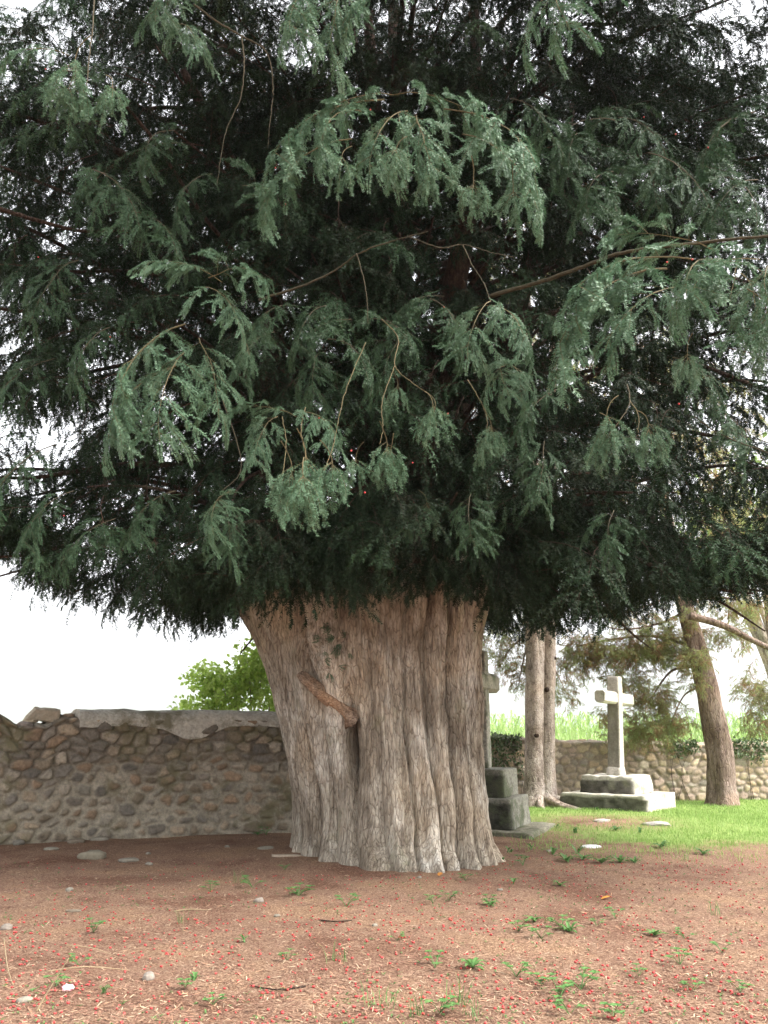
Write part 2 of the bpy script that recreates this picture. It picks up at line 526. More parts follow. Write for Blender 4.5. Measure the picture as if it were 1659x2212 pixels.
def stone_wall(path, hfun, thick, cw, ch, seed, palette, mortar, depth, joint, step, mortar_amount, base):
    path = spline(path, 400)
    seg = np.concatenate([[0], np.cumsum(np.linalg.norm(np.diff(path[:, :2], axis=0), axis=1))])
    L = seg[-1]; ns = int(L / step)
    s = np.linspace(0, L, ns)
    px, py = np.interp(s, seg, path[:, 0]), np.interp(s, seg, path[:, 1])
    t = unit(np.stack([np.gradient(px), np.gradient(py)], -1))
    nrm = np.stack([t[:, 1], -t[:, 0]], -1)                    # towards the viewer for a wall running left to right
    H = hfun(s, px, py)
    hm = H.max()
    nf, ntop = int(hm / step), max(6, int(thick / step / 1.5))
    rows = []
    for k in range(nf + 1):
        f = k / nf; rows.append((0.0 * H, -0.15 + (H + 0.15) * f, f * (hm + .15)))
    for k in range(1, ntop + 1):
        f = k / ntop; rows.append((thick * f + 0 * H, H + 0.05 * math.sin(math.pi * f), hm + .15 + thick * f))
    for k in range(1, 9):
        f = k / 8; rows.append((thick + 0 * H, H * (1 - f) - 0.15 * f, hm + .15 + thick + f * hm))
    off = np.stack([r[0] for r in rows]); zz = np.stack([r[1] for r in rows])
    prof = np.stack([np.full(ns, r[2]) for r in rows])
    S = np.broadcast_to(s, off.shape)
    ws = S + 0.10 * (fbm(S * 3, prof * 3, seed) - .5); wz = prof + 0.10 * (fbm(S * 3 + 9, prof * 3, seed + 1) - .5)
    f1, e, ci, cj = voronoi(ws, wz, cw, ch, seed)
    mor = mortar_amount(S, zz, H)
    w = joint * (0.35 + mor * 1.6) * (0.6 + 0.8 * fbm(S * 5, prof * 5, seed + 4))
    stone = smooth(e, w * 0.5, w * 1.1 + 0.10)
    rel = stone * depth * (0.5 + 0.9 * _hash(ci, cj, seed + 20)) + depth * 0.9 * (fbm(S * 9, prof * 9, seed + 6) - .5) + 2.2 * depth * (fbm(S * .8, prof * .8, seed + 7) - .5)
    nf1 = nf + 1
    side = np.zeros_like(off); up = np.zeros_like(off)
    side[:nf1] = 1; ang = np.clip((np.arange(len(rows)) - nf) / ntop, 0, 1)[:, None]
    side = np.cos(ang * math.pi) * np.ones_like(off); up = np.sin(ang * math.pi) * np.ones_like(off)
    topfade = 1.0
    o = -off + rel * side * topfade
    Vx = px + nrm[:, 0] * o; Vy = py + nrm[:, 1] * o; Vz = zz + rel * up * 0.8 + base(px, py)
    pal = np.asarray(palette)
    pick = (_hash(ci, cj, seed + 30) * len(pal)).astype(int) % len(pal)
    colr = pal[pick] * (0.8 + 0.4 * _hash(ci, cj, seed + 31))[..., None]
    mo = np.asarray(mortar)[None, None] * (0.75 + 0.5 * fbm(S * 4, prof * 4, seed + 15))[..., None]
    dark = np.asarray(palette).mean(0) * 0.5
    mo = mo * mor[..., None] + dark * (1 - mor[..., None])
    col = mo * (1 - stone[..., None]) + colr * stone[..., None]
    nr = len(rows)
    vv = np.stack([Vx, Vy, Vz], -1).reshape(-1, 3)
    k = (np.arange(nr - 1)[:, None] * ns + np.arange(ns - 1)[None]).reshape(-1)
    q = np.stack([k, k + 1, k + ns + 1, k + ns], -1)
    g = Geo(); g.add(vv, q, col=col.reshape(-1, 3))
    for cidx in (0, ns - 1):                                   # closed ends
        ring = np.arange(nr) * ns + cidx
        cv = vv[ring].mean(0)
        g.add(np.vstack([vv[ring], cv]), t=[(a, b, nr) if cidx else (b, a, nr) for a, b in zip(range(nr), list(range(1, nr)) + [0])], col=np.vstack([col.reshape(-1, 3)[ring], col.reshape(-1, 3)[ring][:1]]))
    return g, (s, px, py, nrm, H)


# left wall: from beside the camera's left, round to the trunk and on behind it
LP = [(-9.6, 10.4, 0), (-7.0, 12.2, 0), (-5.6, 13.1, 0), (-4.4, 13.9, 0), (-3.0, 14.5, 0), (-1.6, 14.75, 0), (-0.4, 14.95, 0), (1.0, 15.6, 0)]


def lw_h(s, px, py):
    h = np.interp(px, [-9.6, -6.4, -5.85, -5.6, -5.25, -5.0, -3.0, -1.5, 1.0], [2.05, 1.96, 1.82, 1.68, 1.66, 1.80, 1.83, 1.78, 1.72])
    return h + 0.10 * (fbm(s * 3.2, s * 0, 77) - .5) * (px < -5.0) + 0.03 * (fbm(s * 4, s * 0, 78) - .5)


def lw_m(S, zz, H):
    f = zz / H
    m = 1.05 - smooth(f + 0.5 * (fbm(S * .8, zz * 1.2, 30) - .5), 0.3, 0.95) * (0.45 + 0.8 * fbm(S * 1.1, zz * 2, 31))
    m = m * (0.55 + 0.9 * fbm(S * 2.2, zz * 3, 32))
    return np.clip(m, 0.12, 1)


pal_l = [(0.17, 0.135, 0.095), (0.22, 0.175, 0.125), (0.16, 0.14, 0.115), (0.25, 0.175, 0.115), (0.24, 0.21, 0.165), (0.31, 0.265, 0.205), (0.20, 0.17, 0.135), (0.30, 0.235, 0.165)]
g, (ls, lx, ly, lnrm, lH) = stone_wall(LP, lw_h, 0.55, 0.255, 0.18, 41, pal_l, (0.30, 0.262, 0.20), 0.05, 0.19, 0.022, lw_m, lambda x, y: gz(x, y))
root = empty('stone_wall', (-3.0, 14.5, 0))
tag(root, 'old rubble wall with mortared dark stones and grey coping left of the yew trunk', 'wall')
link('masonry', g.mesh('masonry', [M_WALL], True, (-3.0, 14.5, 0)), root)
# concrete coping on the right stretch, tapering down on its near side
sel = np.where((lx > -4.85) & (lx < 1.0))[0]
cs = sel[:: 3]
prof = [(-0.63, -0.02), (-0.60, 0.07), (-0.42, 0.15), (-0.2, 0.17), (-0.02, 0.12), (0.05, 0.02), (0.055, -0.05), (0.03, -0.09), (-0.3, -0.03)]
fine = spline(np.array([(a, b, 0) for a, b in prof + prof[:1]]), 46)[:-1]
rows = []
for kk in cs:
    ext = 1.0 + 0.35 * (fbm(ls[kk] * 1.3, 0.3, 55) - 0.5)
    drip = 0.12 * np.clip(fbm(ls[kk] * 2.5, 0.7, 57) - 0.42, 0, 1) + 0.22 * math.exp(-((lx[kk] + 3.2) / 0.42) ** 2)
    o = fine[:, 0] * ext + 0.02 * (fbm(fine[:, 0] * 12 + ls[kk] * 5, fine[:, 1] * 12 + ls[kk] * 3, 58) - .5)
    z = fine[:, 1] + 0.03 * (fbm(ls[kk] * 6 + fine[:, 0] * 4, fine[:, 0] * 8, 59) - .5)
    lowf = (fine[:, 0] > 0.0) & (fine[:, 1] < -0.03)
    z = np.where(lowf, z - drip, z)
    rows.append(np.stack([lx[kk] + lnrm[kk, 0] * o, ly[kk] + lnrm[kk, 1] * o, lH[kk] + z + float(gz(lx[kk], ly[kk]))], -1))
rows = np.array(rows); nr, nc = rows.shape[:2]
k = (np.arange(nr - 1)[:, None] * nc + np.arange(nc)[None]); k2 = (np.arange(nr - 1)[:, None] * nc + (np.arange(nc)[None] + 1) % nc)
q = np.stack([k, k2, k2 + nc, k + nc], -1).reshape(-1, 4)
g = Geo(); vv = rows.reshape(-1, 3)
colr = np.array([0.45, 0.42, 0.36]) * (0.75 + 0.5 * fbm(vv[:, 0] * 3, vv[:, 2] * 5 + vv[:, 1] * 3, 60))[:, None]
g.add(vv, q, col=colr)
for e in (0, nr - 1):
    rr = rows[e]; g.add(np.vstack([rr, rr.mean(0)]), t=[(a, (a + 1) % nc, nc) for a in range(nc)], col=(0.4, 0.36, 0.3))
link('coping', g.mesh('coping', [M_WALL], True, (-3.0, 14.5, 0)), root)

# wall at the back of the churchyard
BP = [(-1.5, 19.0, 0), (1.2, 20.4, 0), (3.0, 21.2, 0), (5.5, 21.6, 0), (8.0, 21.8, 0), (13.0, 22.2, 0), (18, 22.4, 0)]


def bw_h(s, px, py):
    return np.interp(px, [-1.5, 2.5, 3.8, 7, 10, 18], [1.5, 1.48, 1.42, 1.36, 1.34, 1.3]) + 0.05 * (fbm(s * 3, s * 0, 91) - .5)


pal_r = [(0.42, 0.31, 0.21), (0.36, 0.28, 0.20), (0.46, 0.37, 0.26), (0.32, 0.25, 0.19), (0.40, 0.30, 0.24), (0.48, 0.40, 0.31), (0.30, 0.26, 0.21)]
g, (bs_, bx, by, bnrm, bH) = stone_wall(BP, bw_h, 0.5, 0.255, 0.175, 63, pal_r, (0.32, 0.26, 0.2), 0.035, 0.15, 0.03, lambda S, z, H: 0.45 + 0.3 * fbm(S, z, 8), lambda x, y: gz(x, y))
root = empty('stone_wall', (5.5, 21.6, 0))
tag(root, 'low sunlit wall of tan field stones along the back of the churchyard behind the crosses', 'wall')
link('masonry', g.mesh('masonry', [M_WALL2], True, (5.5, 21.6, 0)), root)

# ------------------------------------------------------------------ yew tree: trunk
TX, TY = 0.08, 12.1
yew = empty('yew_tree', (TX, TY, 0))
tag(yew, 'huge old yew with fluted pale brown trunk and dark drooping boughs in the middle', 'tree')
tab = [(1850, 612, 1076), (1835, 620, 1070), (1800, 629, 1054), (1750, 634, 1046), (1700, 630, 1040), (1600, 615, 1031), (1500, 597, 1030), (1450, 582, 1033), (1400, 563, 1038), (1330, 526, 1052), (1200, 520, 1050), (1100, 560, 1010)]
tz, tl, tr_ = [], [], []
for v_, l_, r_ in tab:
    a_, b_ = P(l_, v_, TY + .5), P(r_, v_, TY - .55)
    tz.append(a_[2]); tl.append(a_[0]); tr_.append(b_[0])
tz, tl, tr_ = map(np.array, (tz, tl, tr_))
NT, NZ = 760, 460
th = np.linspace(-math.pi, math.pi, NT, endpoint=False)
zc = np.linspace(-0.2, 4.6, NZ)
TH, ZC = np.meshgrid(th, zc)
cxz = np.interp(zc, tz, (tl + tr_) / 2)[:, None]
hwz = np.interp(zc, tz, (tr_ - tl) / 2)[:, None]
ryz = np.interp(zc, [-0.2, 0, 0.3, 0.8, 1.6, 3, 4.6], [1.55, 1.42, 1.27, 1.17, 1.14, 1.2, 1.1])[:, None]
rel = np.zeros_like(TH)
lobes = [(-151, .07, 3.2), (-136, .17, 3.0), (-121, .08, 3.5), (-104, .14, 3.6), (-90, .06, 3), (-79, .05, 2.6), (-71, .08, 3.2), (-56, .10, 3.4), (-41, .13, 3.4), (-28, .10, 3.0), (-12, .08, 3)]
lr = np.random.default_rng(3)
a0 = 6
while a0 < 200:
    lobes.append((a0, lr.uniform(.05, .14), lr.uniform(2.6, 4))); a0 += lr.uniform(11, 22)
for k, (c, dp, w) in enumerate(lobes):
    cc = R(c) + R(5.5) * (fbm(ZC * 0.9, 0 * ZC + k * 7.3, 21) - .5) * 2
    dd = np.abs(np.angle(np.exp(1j * (TH - cc))))
    dz = 0.45 + 1.0 * fbm(ZC * 0.8, 0 * ZC + k * 3.1, 22) + 0.5 * smooth(ZC, 0.9, 0.0)
    if c == -104: dz = dz * (0.35 + 1.5 * np.exp(-((ZC - 1.45) / 0.55) ** 2))
    if c == -136: dz = dz * smooth(ZC, 2.0, 0.9) + 0.1
    rel -= 2.1 * dp * dz * np.exp(-dd / R(w * 1.25))
rel += 0.085
for k in range(70):
    kk = int(lr.integers(14, 95)); am = 0.075 / kk ** 0.85 * lr.uniform(.4, 1)
    ph = lr.uniform(0, 6.28); mz = lr.normal(0, 1.6)
    rel += am * np.sin(kk * TH + mz * ZC + ph + 2.2 * (fbm(ZC * 1.3, TH * 1.2 + 10, 100 + k % 6) - .5))
ang_n = np.cos(TH) * 2.2, np.sin(TH) * 2.2
rel += 0.16 * (fbm(ang_n[0] + ZC * .25 + 10, ang_n[1] + ZC * 0.5 + 20, 33, 4) - .5)
rel += 0.035 * (fbm(TH * 14 + 60, ZC * 4, 34, 4) - .5)
# buttress feet near the ground
foot = smooth(ZC, 0.75, -0.05) ** 1.6
rel += foot * (0.16 * (fbm(TH * 2.6 + 30, 0 * ZC, 35, 2) - .35))
# a hump on the right flank half way up, and the burl on the left face
rel += 0.07 * np.exp(-((TH - R(-12)) / 0.25) ** 2 - ((ZC - 2.0) / .3) ** 2)
bur = np.exp(-((TH - R(-113)) / 0.22) ** 2 - ((ZC - 2.75) / .35) ** 2)
rel += bur * (0.10 + 0.3 * (fbm(TH * 16, ZC * 6, 36) - .5))
cap = np.clip((ZC - 3.9) / 0.7, 0, 1)
shr = np.sqrt(np.clip(1 - cap ** 2, 0.0004, 1))
skew = 1 + 0.04 * np.cos(TH - R(-28)) * (0.45 + 0.55 * smooth(ZC, 1.6, 0))
Rr_x = (hwz - 0.03 + rel) * shr; Rr_y = (ryz + rel) * skew * shr
V = np.stack([cxz + Rr_x * np.cos(TH), TY + Rr_y * np.sin(TH) - 0.52 * Rr_x * np.cos(TH) * (0.55 + 0.45 * smooth(ZC, 2.2, 0)), ZC], -1).reshape(-1, 3)
i = np.arange(NZ - 1)[:, None] * NT; j = np.arange(NT)[None]
Q = np.stack([i + j, i + (j + 1) % NT, i + NT + (j + 1) % NT, i + NT + j], -1).reshape(-1, 4)
YO = np.array([TX, TY, 0])
link('trunk', np_mesh('yew_trunk', V - YO, quads=Q, mats=[M_YEWBARK], smooth=True), yew)

# sawn stub on the left face of the trunk
g = Geo()
p0, p1 = P(765, 1550, 11.25), P(648, 1458, 11.42)
pts = spline([p0, p0 * .75 + p1 * .25 + np.array([0, -.10, 0]), p0 * .4 + p1 * .6 + np.array([0, -.16, -.02]), p1 + np.array([0, -.16, 0])], 14)
g.tube(pts, np.interp(np.arange(14), [0, 3, 12, 13], [0.19, 0.105, 0.065, 0.045]), 18, lump=0.35, seed=4)
link('branch_stub', g.mesh('branch_stub', [M_STUB], True, YO), yew)

# ------------------------------------------------------------------ yew foliage prototypes
def needles(poly, M, ln, wd, rg, diamond=False, spread=0.45, t0=0.0):
    """poly (N,K,3): M needles on every polyline; returns verts, tris, quads"""
    N, K = poly.shape[:2]
    t = (t0 + (1 - t0) * (np.arange(M)[None] + rg.random((N, M))) / M) * (K - 1)
    i = np.clip(np.floor(t).astype(int), 0, K - 2); f = (t - i)[..., None]
    ar = np.arange(N)[:, None]
    a, b = poly[ar, i], poly[ar, i + 1]
    pos = a * (1 - f) + b * f
    tan = unit(b - a)
    up = np.zeros((N, 1, 3)); up[..., 2] = 1
    up = up + rg.normal(0, 0.35, (N, 1, 3))
    side = unit(np.cross(tan, np.broadcast_to(up, tan.shape)))
    nor = np.cross(side, tan)
    sg = np.where((np.arange(M)[None] + np.zeros((N, 1))) % 2 == 0, 0.0, math.pi)
    ph = sg + rg.normal(0, spread, (N, M))
    rad = np.cos(ph)[..., None] * side + np.sin(ph)[..., None] * nor
    fw = (0.45 + 0.5 * (t / (K - 1)) ** 3 + rg.normal(0, .12, (N, M)))[..., None]
    nd = unit(rad + fw * tan)
    L = (ln * (0.75 + 0.4 * rg.random((N, M))) * (1 - 0.35 * (t / (K - 1)) ** 6))[..., None]
    wv = unit(np.cross(nd, nor + 0.5 * rg.normal(0, 1, nor.shape))) * wd * 0.5
    tip = pos + nd * L
    if diamond:
        mid = pos + nd * L * 0.45
        v = np.stack([pos, mid + wv, tip, mid - wv], 2).reshape(-1, 3)
        return v, None, np.arange(len(v)).reshape(-1, 4)
    v = np.stack([pos - wv, pos + wv, tip], 2).reshape(-1, 3)
    return v, np.arange(len(v)).reshape(-1, 3), None


def curve(p, yaw, pit0, pit1, L, K, rg, wob=0.12):
    """polyline from p that starts at pitch pit0 and ends at pitch pit1"""
    pts = [np.array(p, float)]
    y = yaw
    for k in range(K - 1):
        f = k / max(K - 2, 1)
        pt = pit0 + (pit1 - pit0) * f
        y += rg.normal(0, wob)
        d = np.array([math.cos(pt) * math.cos(y), math.cos(pt) * math.sin(y), math.sin(pt)])
        pts.append(pts[-1] + d * L / (K - 1))
    return np.array(pts), y


def along(pl, t):
    K = len(pl); x = t * (K - 1); i = min(int(x), K - 2); f = x - i
    return pl[i] * (1 - f) + pl[i + 1] * f, pl[i + 1] - pl[i]


def yp(d):
    return math.atan2(d[1], d[0]), math.atan2(d[2], math.hypot(d[0], d[1]))


def fan_bough(seed, hi=True):
    rg = np.random.default_rng(seed)
    g = Geo()
    main, _ = curve((0, 0, 0), 0, R(8), R(-38), 1.2, 8, rg, 0.1)
    g.tube(main, np.linspace(0.007, 0.002, 8), 4 if hi else 3, m=1)
    subs, shoots = [], []
    n = 10
    for k in range(n):
        t = 0.10 + 0.88 * (k + rg.random() * .6) / n
        p, d = along(main, t); y, pt = yp(d)
        sd = 1 if k % 2 else -1
        L = (0.60 - 0.30 * t) * rg.uniform(.5, 1.3)
        pl, _ = curve(p, y + sd * R(rg.uniform(22, 68)), pt + R(rg.uniform(-20, 16)), R(rg.uniform(-80, -30)), L, 5, rg, 0.16)
        subs.append(pl)
    subs.append(np.array([along(main, t)[0] for t in np.linspace(0.55, 1, 5)]))
    for pl in subs:
        L = np.linalg.norm(np.diff(pl, axis=0), axis=1).sum()
        m = max(4, int(L / (0.072 if hi else 0.066)))
        for k in range(m):
            t = 0.12 + 0.86 * (k + rg.random()) / m
            p, d = along(pl, t); y, pt = yp(d)
            sd = 1 if k % 2 else -1
            l = rg.uniform(.10, .30) * (1.15 - 0.5 * t)
            s, _ = curve(p, y + sd * R(rg.uniform(12, 52)), pt + R(rg.uniform(-22, 14)), pt - R(rg.uniform(5, 40)), l, 4, rg, .07)
            shoots.append(s)
    for pl in subs: g.tube(pl, np.linspace(0.0028, 0.0012, 5), 3, m=1)
    sub = np.array(subs); sh = np.array(shoots)
    if hi:
        v, t, q = needles(sub, 84, .035, .0072, rg, True, .32, t0=0.2); g.add(v, q, t)
        v, t, q = needles(sh, 66, .035, .0074, rg, True, .32); g.add(v, q, t)
    else:
        v, t, q = needles(sub, 30, .038, .012, rg, t0=0.2); g.add(v, q, t)
        v, t, q = needles(sh, 22, .038, .012, rg); g.add(v, q, t)
    return g


def pendant_bough(seed, hi=True):
    rg = np.random.default_rng(seed)
    g = Geo()
    main, _ = curve((0, 0, 0), 0, R(-35), R(-92), 0.34, 6, rg, .15)
    g.tube(main, np.linspace(0.006, 0.0035, 6), 4 if hi else 3, m=1)
    tails, shoots = [], []
    nt = int(rg.integers(8, 12))
    for k in range(nt):
        p, d = along(main, rg.uniform(0.72, 1.0))
        y = 2 * math.pi * (k + rg.random() * .7) / nt
        pl, _ = curve(p, y, R(rg.uniform(-62, -25)), R(rg.uniform(-95, -68)), rg.uniform(.26, .55), 6, rg, .15)
        tails.append(pl)
    for pl in tails:
        g.tube(pl, np.linspace(.003, .0012, 6), 3, m=1)
        L = np.linalg.norm(np.diff(pl, axis=0), axis=1).sum()
        m = int(L / 0.036)
        for k in range(m):
            t = 0.22 + 0.76 * (k + rg.random()) / m
            p, d = along(pl, t); dn = unit(d)
            sd = 1 if k % 2 else -1
            r = unit(np.cross(dn, rg.normal(0, 1, 3)))
            dd = unit(dn * 0.85 + r * 0.65 * sd)
            l = rg.uniform(.05, .115)
            end = p + dd * l * .5 + unit(dd + np.array([0, 0, -.5])) * l * .5
            shoots.append(np.array([p, p + dd * l * .5, end]))
    ta, sh = np.array(tails), np.array(shoots)
    if hi:
        v, t, q = needles(ta, 90, .030, .0062, rg, True, .9, t0=0.15); g.add(v, q, t)
        v, t, q = needles(sh, 26, .029, .0062, rg, True, .6); g.add(v, q, t)
    else:
        v, t, q = needles(ta, 40, .036, .013, rg, spread=.9, t0=.15); g.add(v, q, t)
        v, t, q = needles(sh, 10, .034, .013, rg, spread=.6); g.add(v, q, t)
    return g


HI = [fan_bough(100 + k) for k in range(5)] + [pendant_bough(200 + k) for k in range(5)]
LO = [fan_bough(300 + k, False) for k in range(6)] + [pendant_bough(400 + k, False) for k in range(3)]
HI_ME = [g.mesh('bough', [M_YEW_LIT, M_TWIG]) for g in HI]
MID_ME = []
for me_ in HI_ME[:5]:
    c_ = me_.copy(); c_.materials[0] = M_YEW_HALF_LIT; c_.materials[1] = M_BRANCH; MID_ME.append(c_)  # front boughs set deeper take the half-lit needle copy
LO_A = [g.arrays() for g in LO]


def rot(yaw, pit, roll):
    return np.array(Matrix.Rotation(yaw, 3, 'Z') @ Matrix.Rotation(-pit, 3, 'Y') @ Matrix.Rotation(roll, 3, 'X'))


def merge_boughs(name, items, mats, offset, protos=None):
    """items: (proto index, position, yaw, pitch, roll, scale) merged into one mesh"""
    VV, TT, QQ, TM, QM = [], [], [], [], []; nb = 0
    for pi in sorted(set(it[0] for it in items)):
        v, q, t, qm, tm = LO_A[pi]
        sub = [it for it in items if it[0] == pi]
        Rm = np.array([rot(it[2], it[3], it[4]) * it[5] for it in sub])
        pos = np.array([it[1] for it in sub])
        w = np.einsum('nij,vj->nvi', Rm, v) + pos[:, None]
        n, nv = w.shape[:2]
        o = (np.arange(n) * nv)[:, None, None] + nb
        VV.append(w.reshape(-1, 3))
        TT.append((t[None] + o).reshape(-1, 3)); TM.append(np.tile(tm, n))
        if q is not None: QQ.append((q[None] + o).reshape(-1, 4)); QM.append(np.tile(qm, n))
        nb += n * nv
    return np_mesh(name, np.vstack(VV) - np.asarray(offset), np.vstack(TT), np.vstack(QQ), mats, np.concatenate(TM), np.concatenate(QM))


# ------------------------------------------------------------------ yew limbs and crown
cr = np.random.default_rng(12)
CX, CY = 0.1, 12.2


def env(z):
    return np.interp(z, [2.2, 2.8, 3.4, 4.2, 6, 8, 10, 12, 14, 16.5], [4.4, 5.4, 6.2, 6.7, 6.9, 7.1, 7.1, 6.3, 4.6, .4])


def vlim(u):
    """how low the crown hangs, as seen across the picture"""
    u = np.asarray(u, float)
    return 70 * (fbm(u / 45 + 40, u * 0, 61, 3) - .62) + np.interp(u, [-600, 0, 60, 190, 300, 400, 470, 540, 620, 720, 790, 960, 1010, 1060, 1130, 1200, 1300, 1420, 1450, 1550, 1600, 1659, 2200],
                     [1180, 1225, 1270, 1345, 1385, 1400, 1385, 1350, 1345, 1350, 1325, 1325, 1345, 1390, 1400, 1395, 1365, 1340, 1300, 1340, 1310, 1290, 1250])


# upright stems out of the broken crown of the trunk
stems = []
for k, (az, off, lean, hgt, r0) in enumerate([(-100, .55, 8, 9.5, .33), (-60, .75, 12, 9, .30), (-140, .8, 22, 8, .28), (-15, .8, 16, 8.5, .3), (40, .7, 14, 10, .32), (100, .6, 8, 11, .36), (160, .8, 24, 8, .28), (-85, .1, 3, 12, .34)]):
    a = R(az)
    b = np.array([CX - .05 + off * math.cos(a), CY + off * math.sin(a) * .85, 3.3])
    d = np.array([math.cos(a) * math.sin(R(lean)), math.sin(a) * math.sin(R(lean)), math.cos(R(lean))])
    pts = spline([b, b + d * hgt * .3 + cr.normal(0, .12, 3), b + d * hgt * .65 + cr.normal(0, .2, 3), b + d * hgt], 26)
    stems.append(pts)
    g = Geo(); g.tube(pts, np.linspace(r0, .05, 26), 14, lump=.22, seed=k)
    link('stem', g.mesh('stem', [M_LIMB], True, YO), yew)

limbs, items = [], []
NL = 150
for k in range(NL):
    az = 2 * math.pi * (k * 0.61803 % 1) + cr.normal(0, .08)
    zf = (k + .5) / NL
    z0 = 3.5 + 8.5 * zf ** 1.15 + cr.normal(0, .2)
    z1 = z0 + cr.uniform(-0.9, 1.9) + (0.9 if zf > .5 else -0.15)
    z1 = max(z1, 3.1)
    rr = env(z1) * cr.uniform(.86, 1.0)
    di = np.array([math.cos(az), math.sin(az), 0])
    b = np.array([CX, CY, z0]) + di * .45
    e = np.array([CX, CY, z1]) + di * rr
    mid = b * .5 + e * .5 + np.array([0, 0, cr.uniform(.3, 1.0)]) + cr.normal(0, .2, 3)
    q3 = b * .18 + e * .82 + np.array([0, 0, cr.uniform(.1, .5)]) + cr.normal(0, .15, 3)
    limbs.append((spline([b, mid, q3, e], 22), az))
for k in range(34):                                            # low limbs round the head of the trunk
    az = 2 * math.pi * k / 34 + cr.normal(0, .06)
    di = np.array([math.cos(az), math.sin(az), 0])
    b = np.array([CX, CY, cr.uniform(3.4, 4.4)]) + di * .9
    e = np.array([CX, CY, cr.uniform(3.5, 4.6)]) + di * cr.uniform(2.2, 4.2)
    limbs.append((spline([b, b * .5 + e * .5 + np.array([0, 0, .35]), e], 14), az))

def clip_front(pl):
    u, v = proj(pl)
    bad = np.where((pl[:, 1] < 9.3) & (v > -60) & (u > -60) & (u < 1720))[0]
    return pl if not len(bad) or bad[0] < 5 else spline(pl[:bad[0] + 1], len(pl))


limbs = [(clip_front(pl), az) for pl, az in limbs]
for li, (pl, az) in enumerate(limbs):
    L = np.linalg.norm(np.diff(pl, axis=0), axis=1).sum()
    n = int(L * (2.7 if li < NL else 2.8))
    for k in range(n):
        t = 0.30 + 0.70 * ((k + cr.random()) / n) ** .8
        p, d = along(pl, t)
        y, pt = yp(d)
        sd = 1 if k % 2 else -1
        if t > .93: sd *= .3
        p = p + cr.normal(0, .10, 3)
        pend = cr.random() < .22
        yaw = y + sd * R(cr.uniform(15, 75))
        pit = R(cr.uniform(-32, 8)) if not pend else 0
        items.append([int(cr.integers(0, 6)) if not pend else 6 + int(cr.integers(0, 3)), p, yaw, pit, cr.normal(0, .25), cr.uniform(.8, 1.25)])

# extra skirt all round the rim so that it hangs in a ragged fringe
for k in range(230):
    az = cr.uniform(0, 2 * math.pi)
    z = cr.uniform(3.1, 5.4)
    rr = env(z) * cr.uniform(.72, .99)
    p = np.array([CX + math.cos(az) * rr, CY + math.sin(az) * rr, z])
    items.append([int(cr.integers(0, 9)), p, az + cr.normal(0, .6), R(cr.uniform(-40, 0)), cr.normal(0, .25), cr.uniform(.7, 1.1)])


# extra high boughs added over the front, mostly unseen, to shade what lies below
for k in range(420):
    az = R(-90) + cr.normal(0, .75)
    z = cr.uniform(8.0, 13.5)
    rr = cr.uniform(2.5, 9.2)
    p = np.array([CX + math.cos(az) * rr, CY + math.sin(az) * rr, z])
    if p[1] < 6.6: continue
    items.append([int(cr.integers(0, 6)), p, az + cr.normal(0, .6), R(cr.uniform(-20, 10)), cr.normal(0, .25), cr.uniform(1.1, 1.6)])
# dense twiggy inside
for k in range(700):
    az = cr.uniform(0, 6.28)
    z = cr.uniform(3.5, 13.5)
    rr = env(z) * cr.uniform(.2, .75)
    p = np.array([CX + math.cos(az) * rr, CY + math.sin(az) * rr, z])
    items.append([int(cr.integers(0, 9)), p, az + cr.normal(0, .7), R(cr.uniform(-35, 5)), cr.normal(0, .25), cr.uniform(.8, 1.3)])


# the far side of the crown, seen through the near side
for k in range(420):
    x = cr.uniform(-6, 6.4); z = cr.uniform(3.6, 14.5)
    y = cr.uniform(12.6, 15.6)
    if math.hypot(x - CX, y - CY) > env(z) * 1.02: continue
    items.append([int(cr.integers(0, 6)), np.array([x, y, z]), cr.uniform(0, 6.28), R(cr.uniform(-30, 10)), cr.normal(0, .4), cr.uniform(1.1, 1.7)])
for k in range(520):
    z = cr.uniform(7.5, 15.5); a_ = cr.uniform(0, 6.28); r_ = env(z) * cr.random() ** .5
    p = np.array([CX + r_ * math.cos(a_), CY + r_ * math.sin(a_), z])
    if p[1] < 9.5: continue
    items.append([int(cr.integers(0, 6)), p, cr.uniform(0, 6.28), R(cr.uniform(-30, 10)), cr.normal(0, .4), cr.uniform(1.0, 1.6)])
# sprays hanging over the head of the trunk
for k in range(80):
    x = cr.uniform(-1.9, 1.9)
    items.append([int(cr.integers(0, 9)), np.array([x, cr.uniform(9.9, 10.7), cr.uniform(3.5, 4.6)]), R(-90) + cr.normal(0, .8), R(cr.uniform(-40, -5)), cr.normal(0, .3), cr.uniform(.5, .8)])
# a dark curtain of foliage just inside the front of the crown
for k in range(560):
    x = cr.uniform(-5.6, 6.2); y = cr.uniform(9.0, 11.2); z = cr.uniform(3.4, 11.5)
    if z < 4.6 and abs(x) < 1.6 and cr.random() < .5: continue
    items.append([int(cr.integers(0, 9)), np.array([x, y, z]), R(-90) + x * .16 + cr.normal(0, .9), R(cr.uniform(-35, 5)), cr.normal(0, .3), cr.uniform(.8, 1.2)])


def tips(it):
    pi, p, yaw, pit, roll, s = it
    if pi >= 6: c = np.array([[.25, 0, -.8]])
    else: c = np.array([[1.05, 0, -.45], [.6, .45, -.5], [.6, -.45, -.5], [.3, .3, -.3], [.3, -.3, -.3]])
    return p + (c * s) @ rot(yaw, pit, roll).T


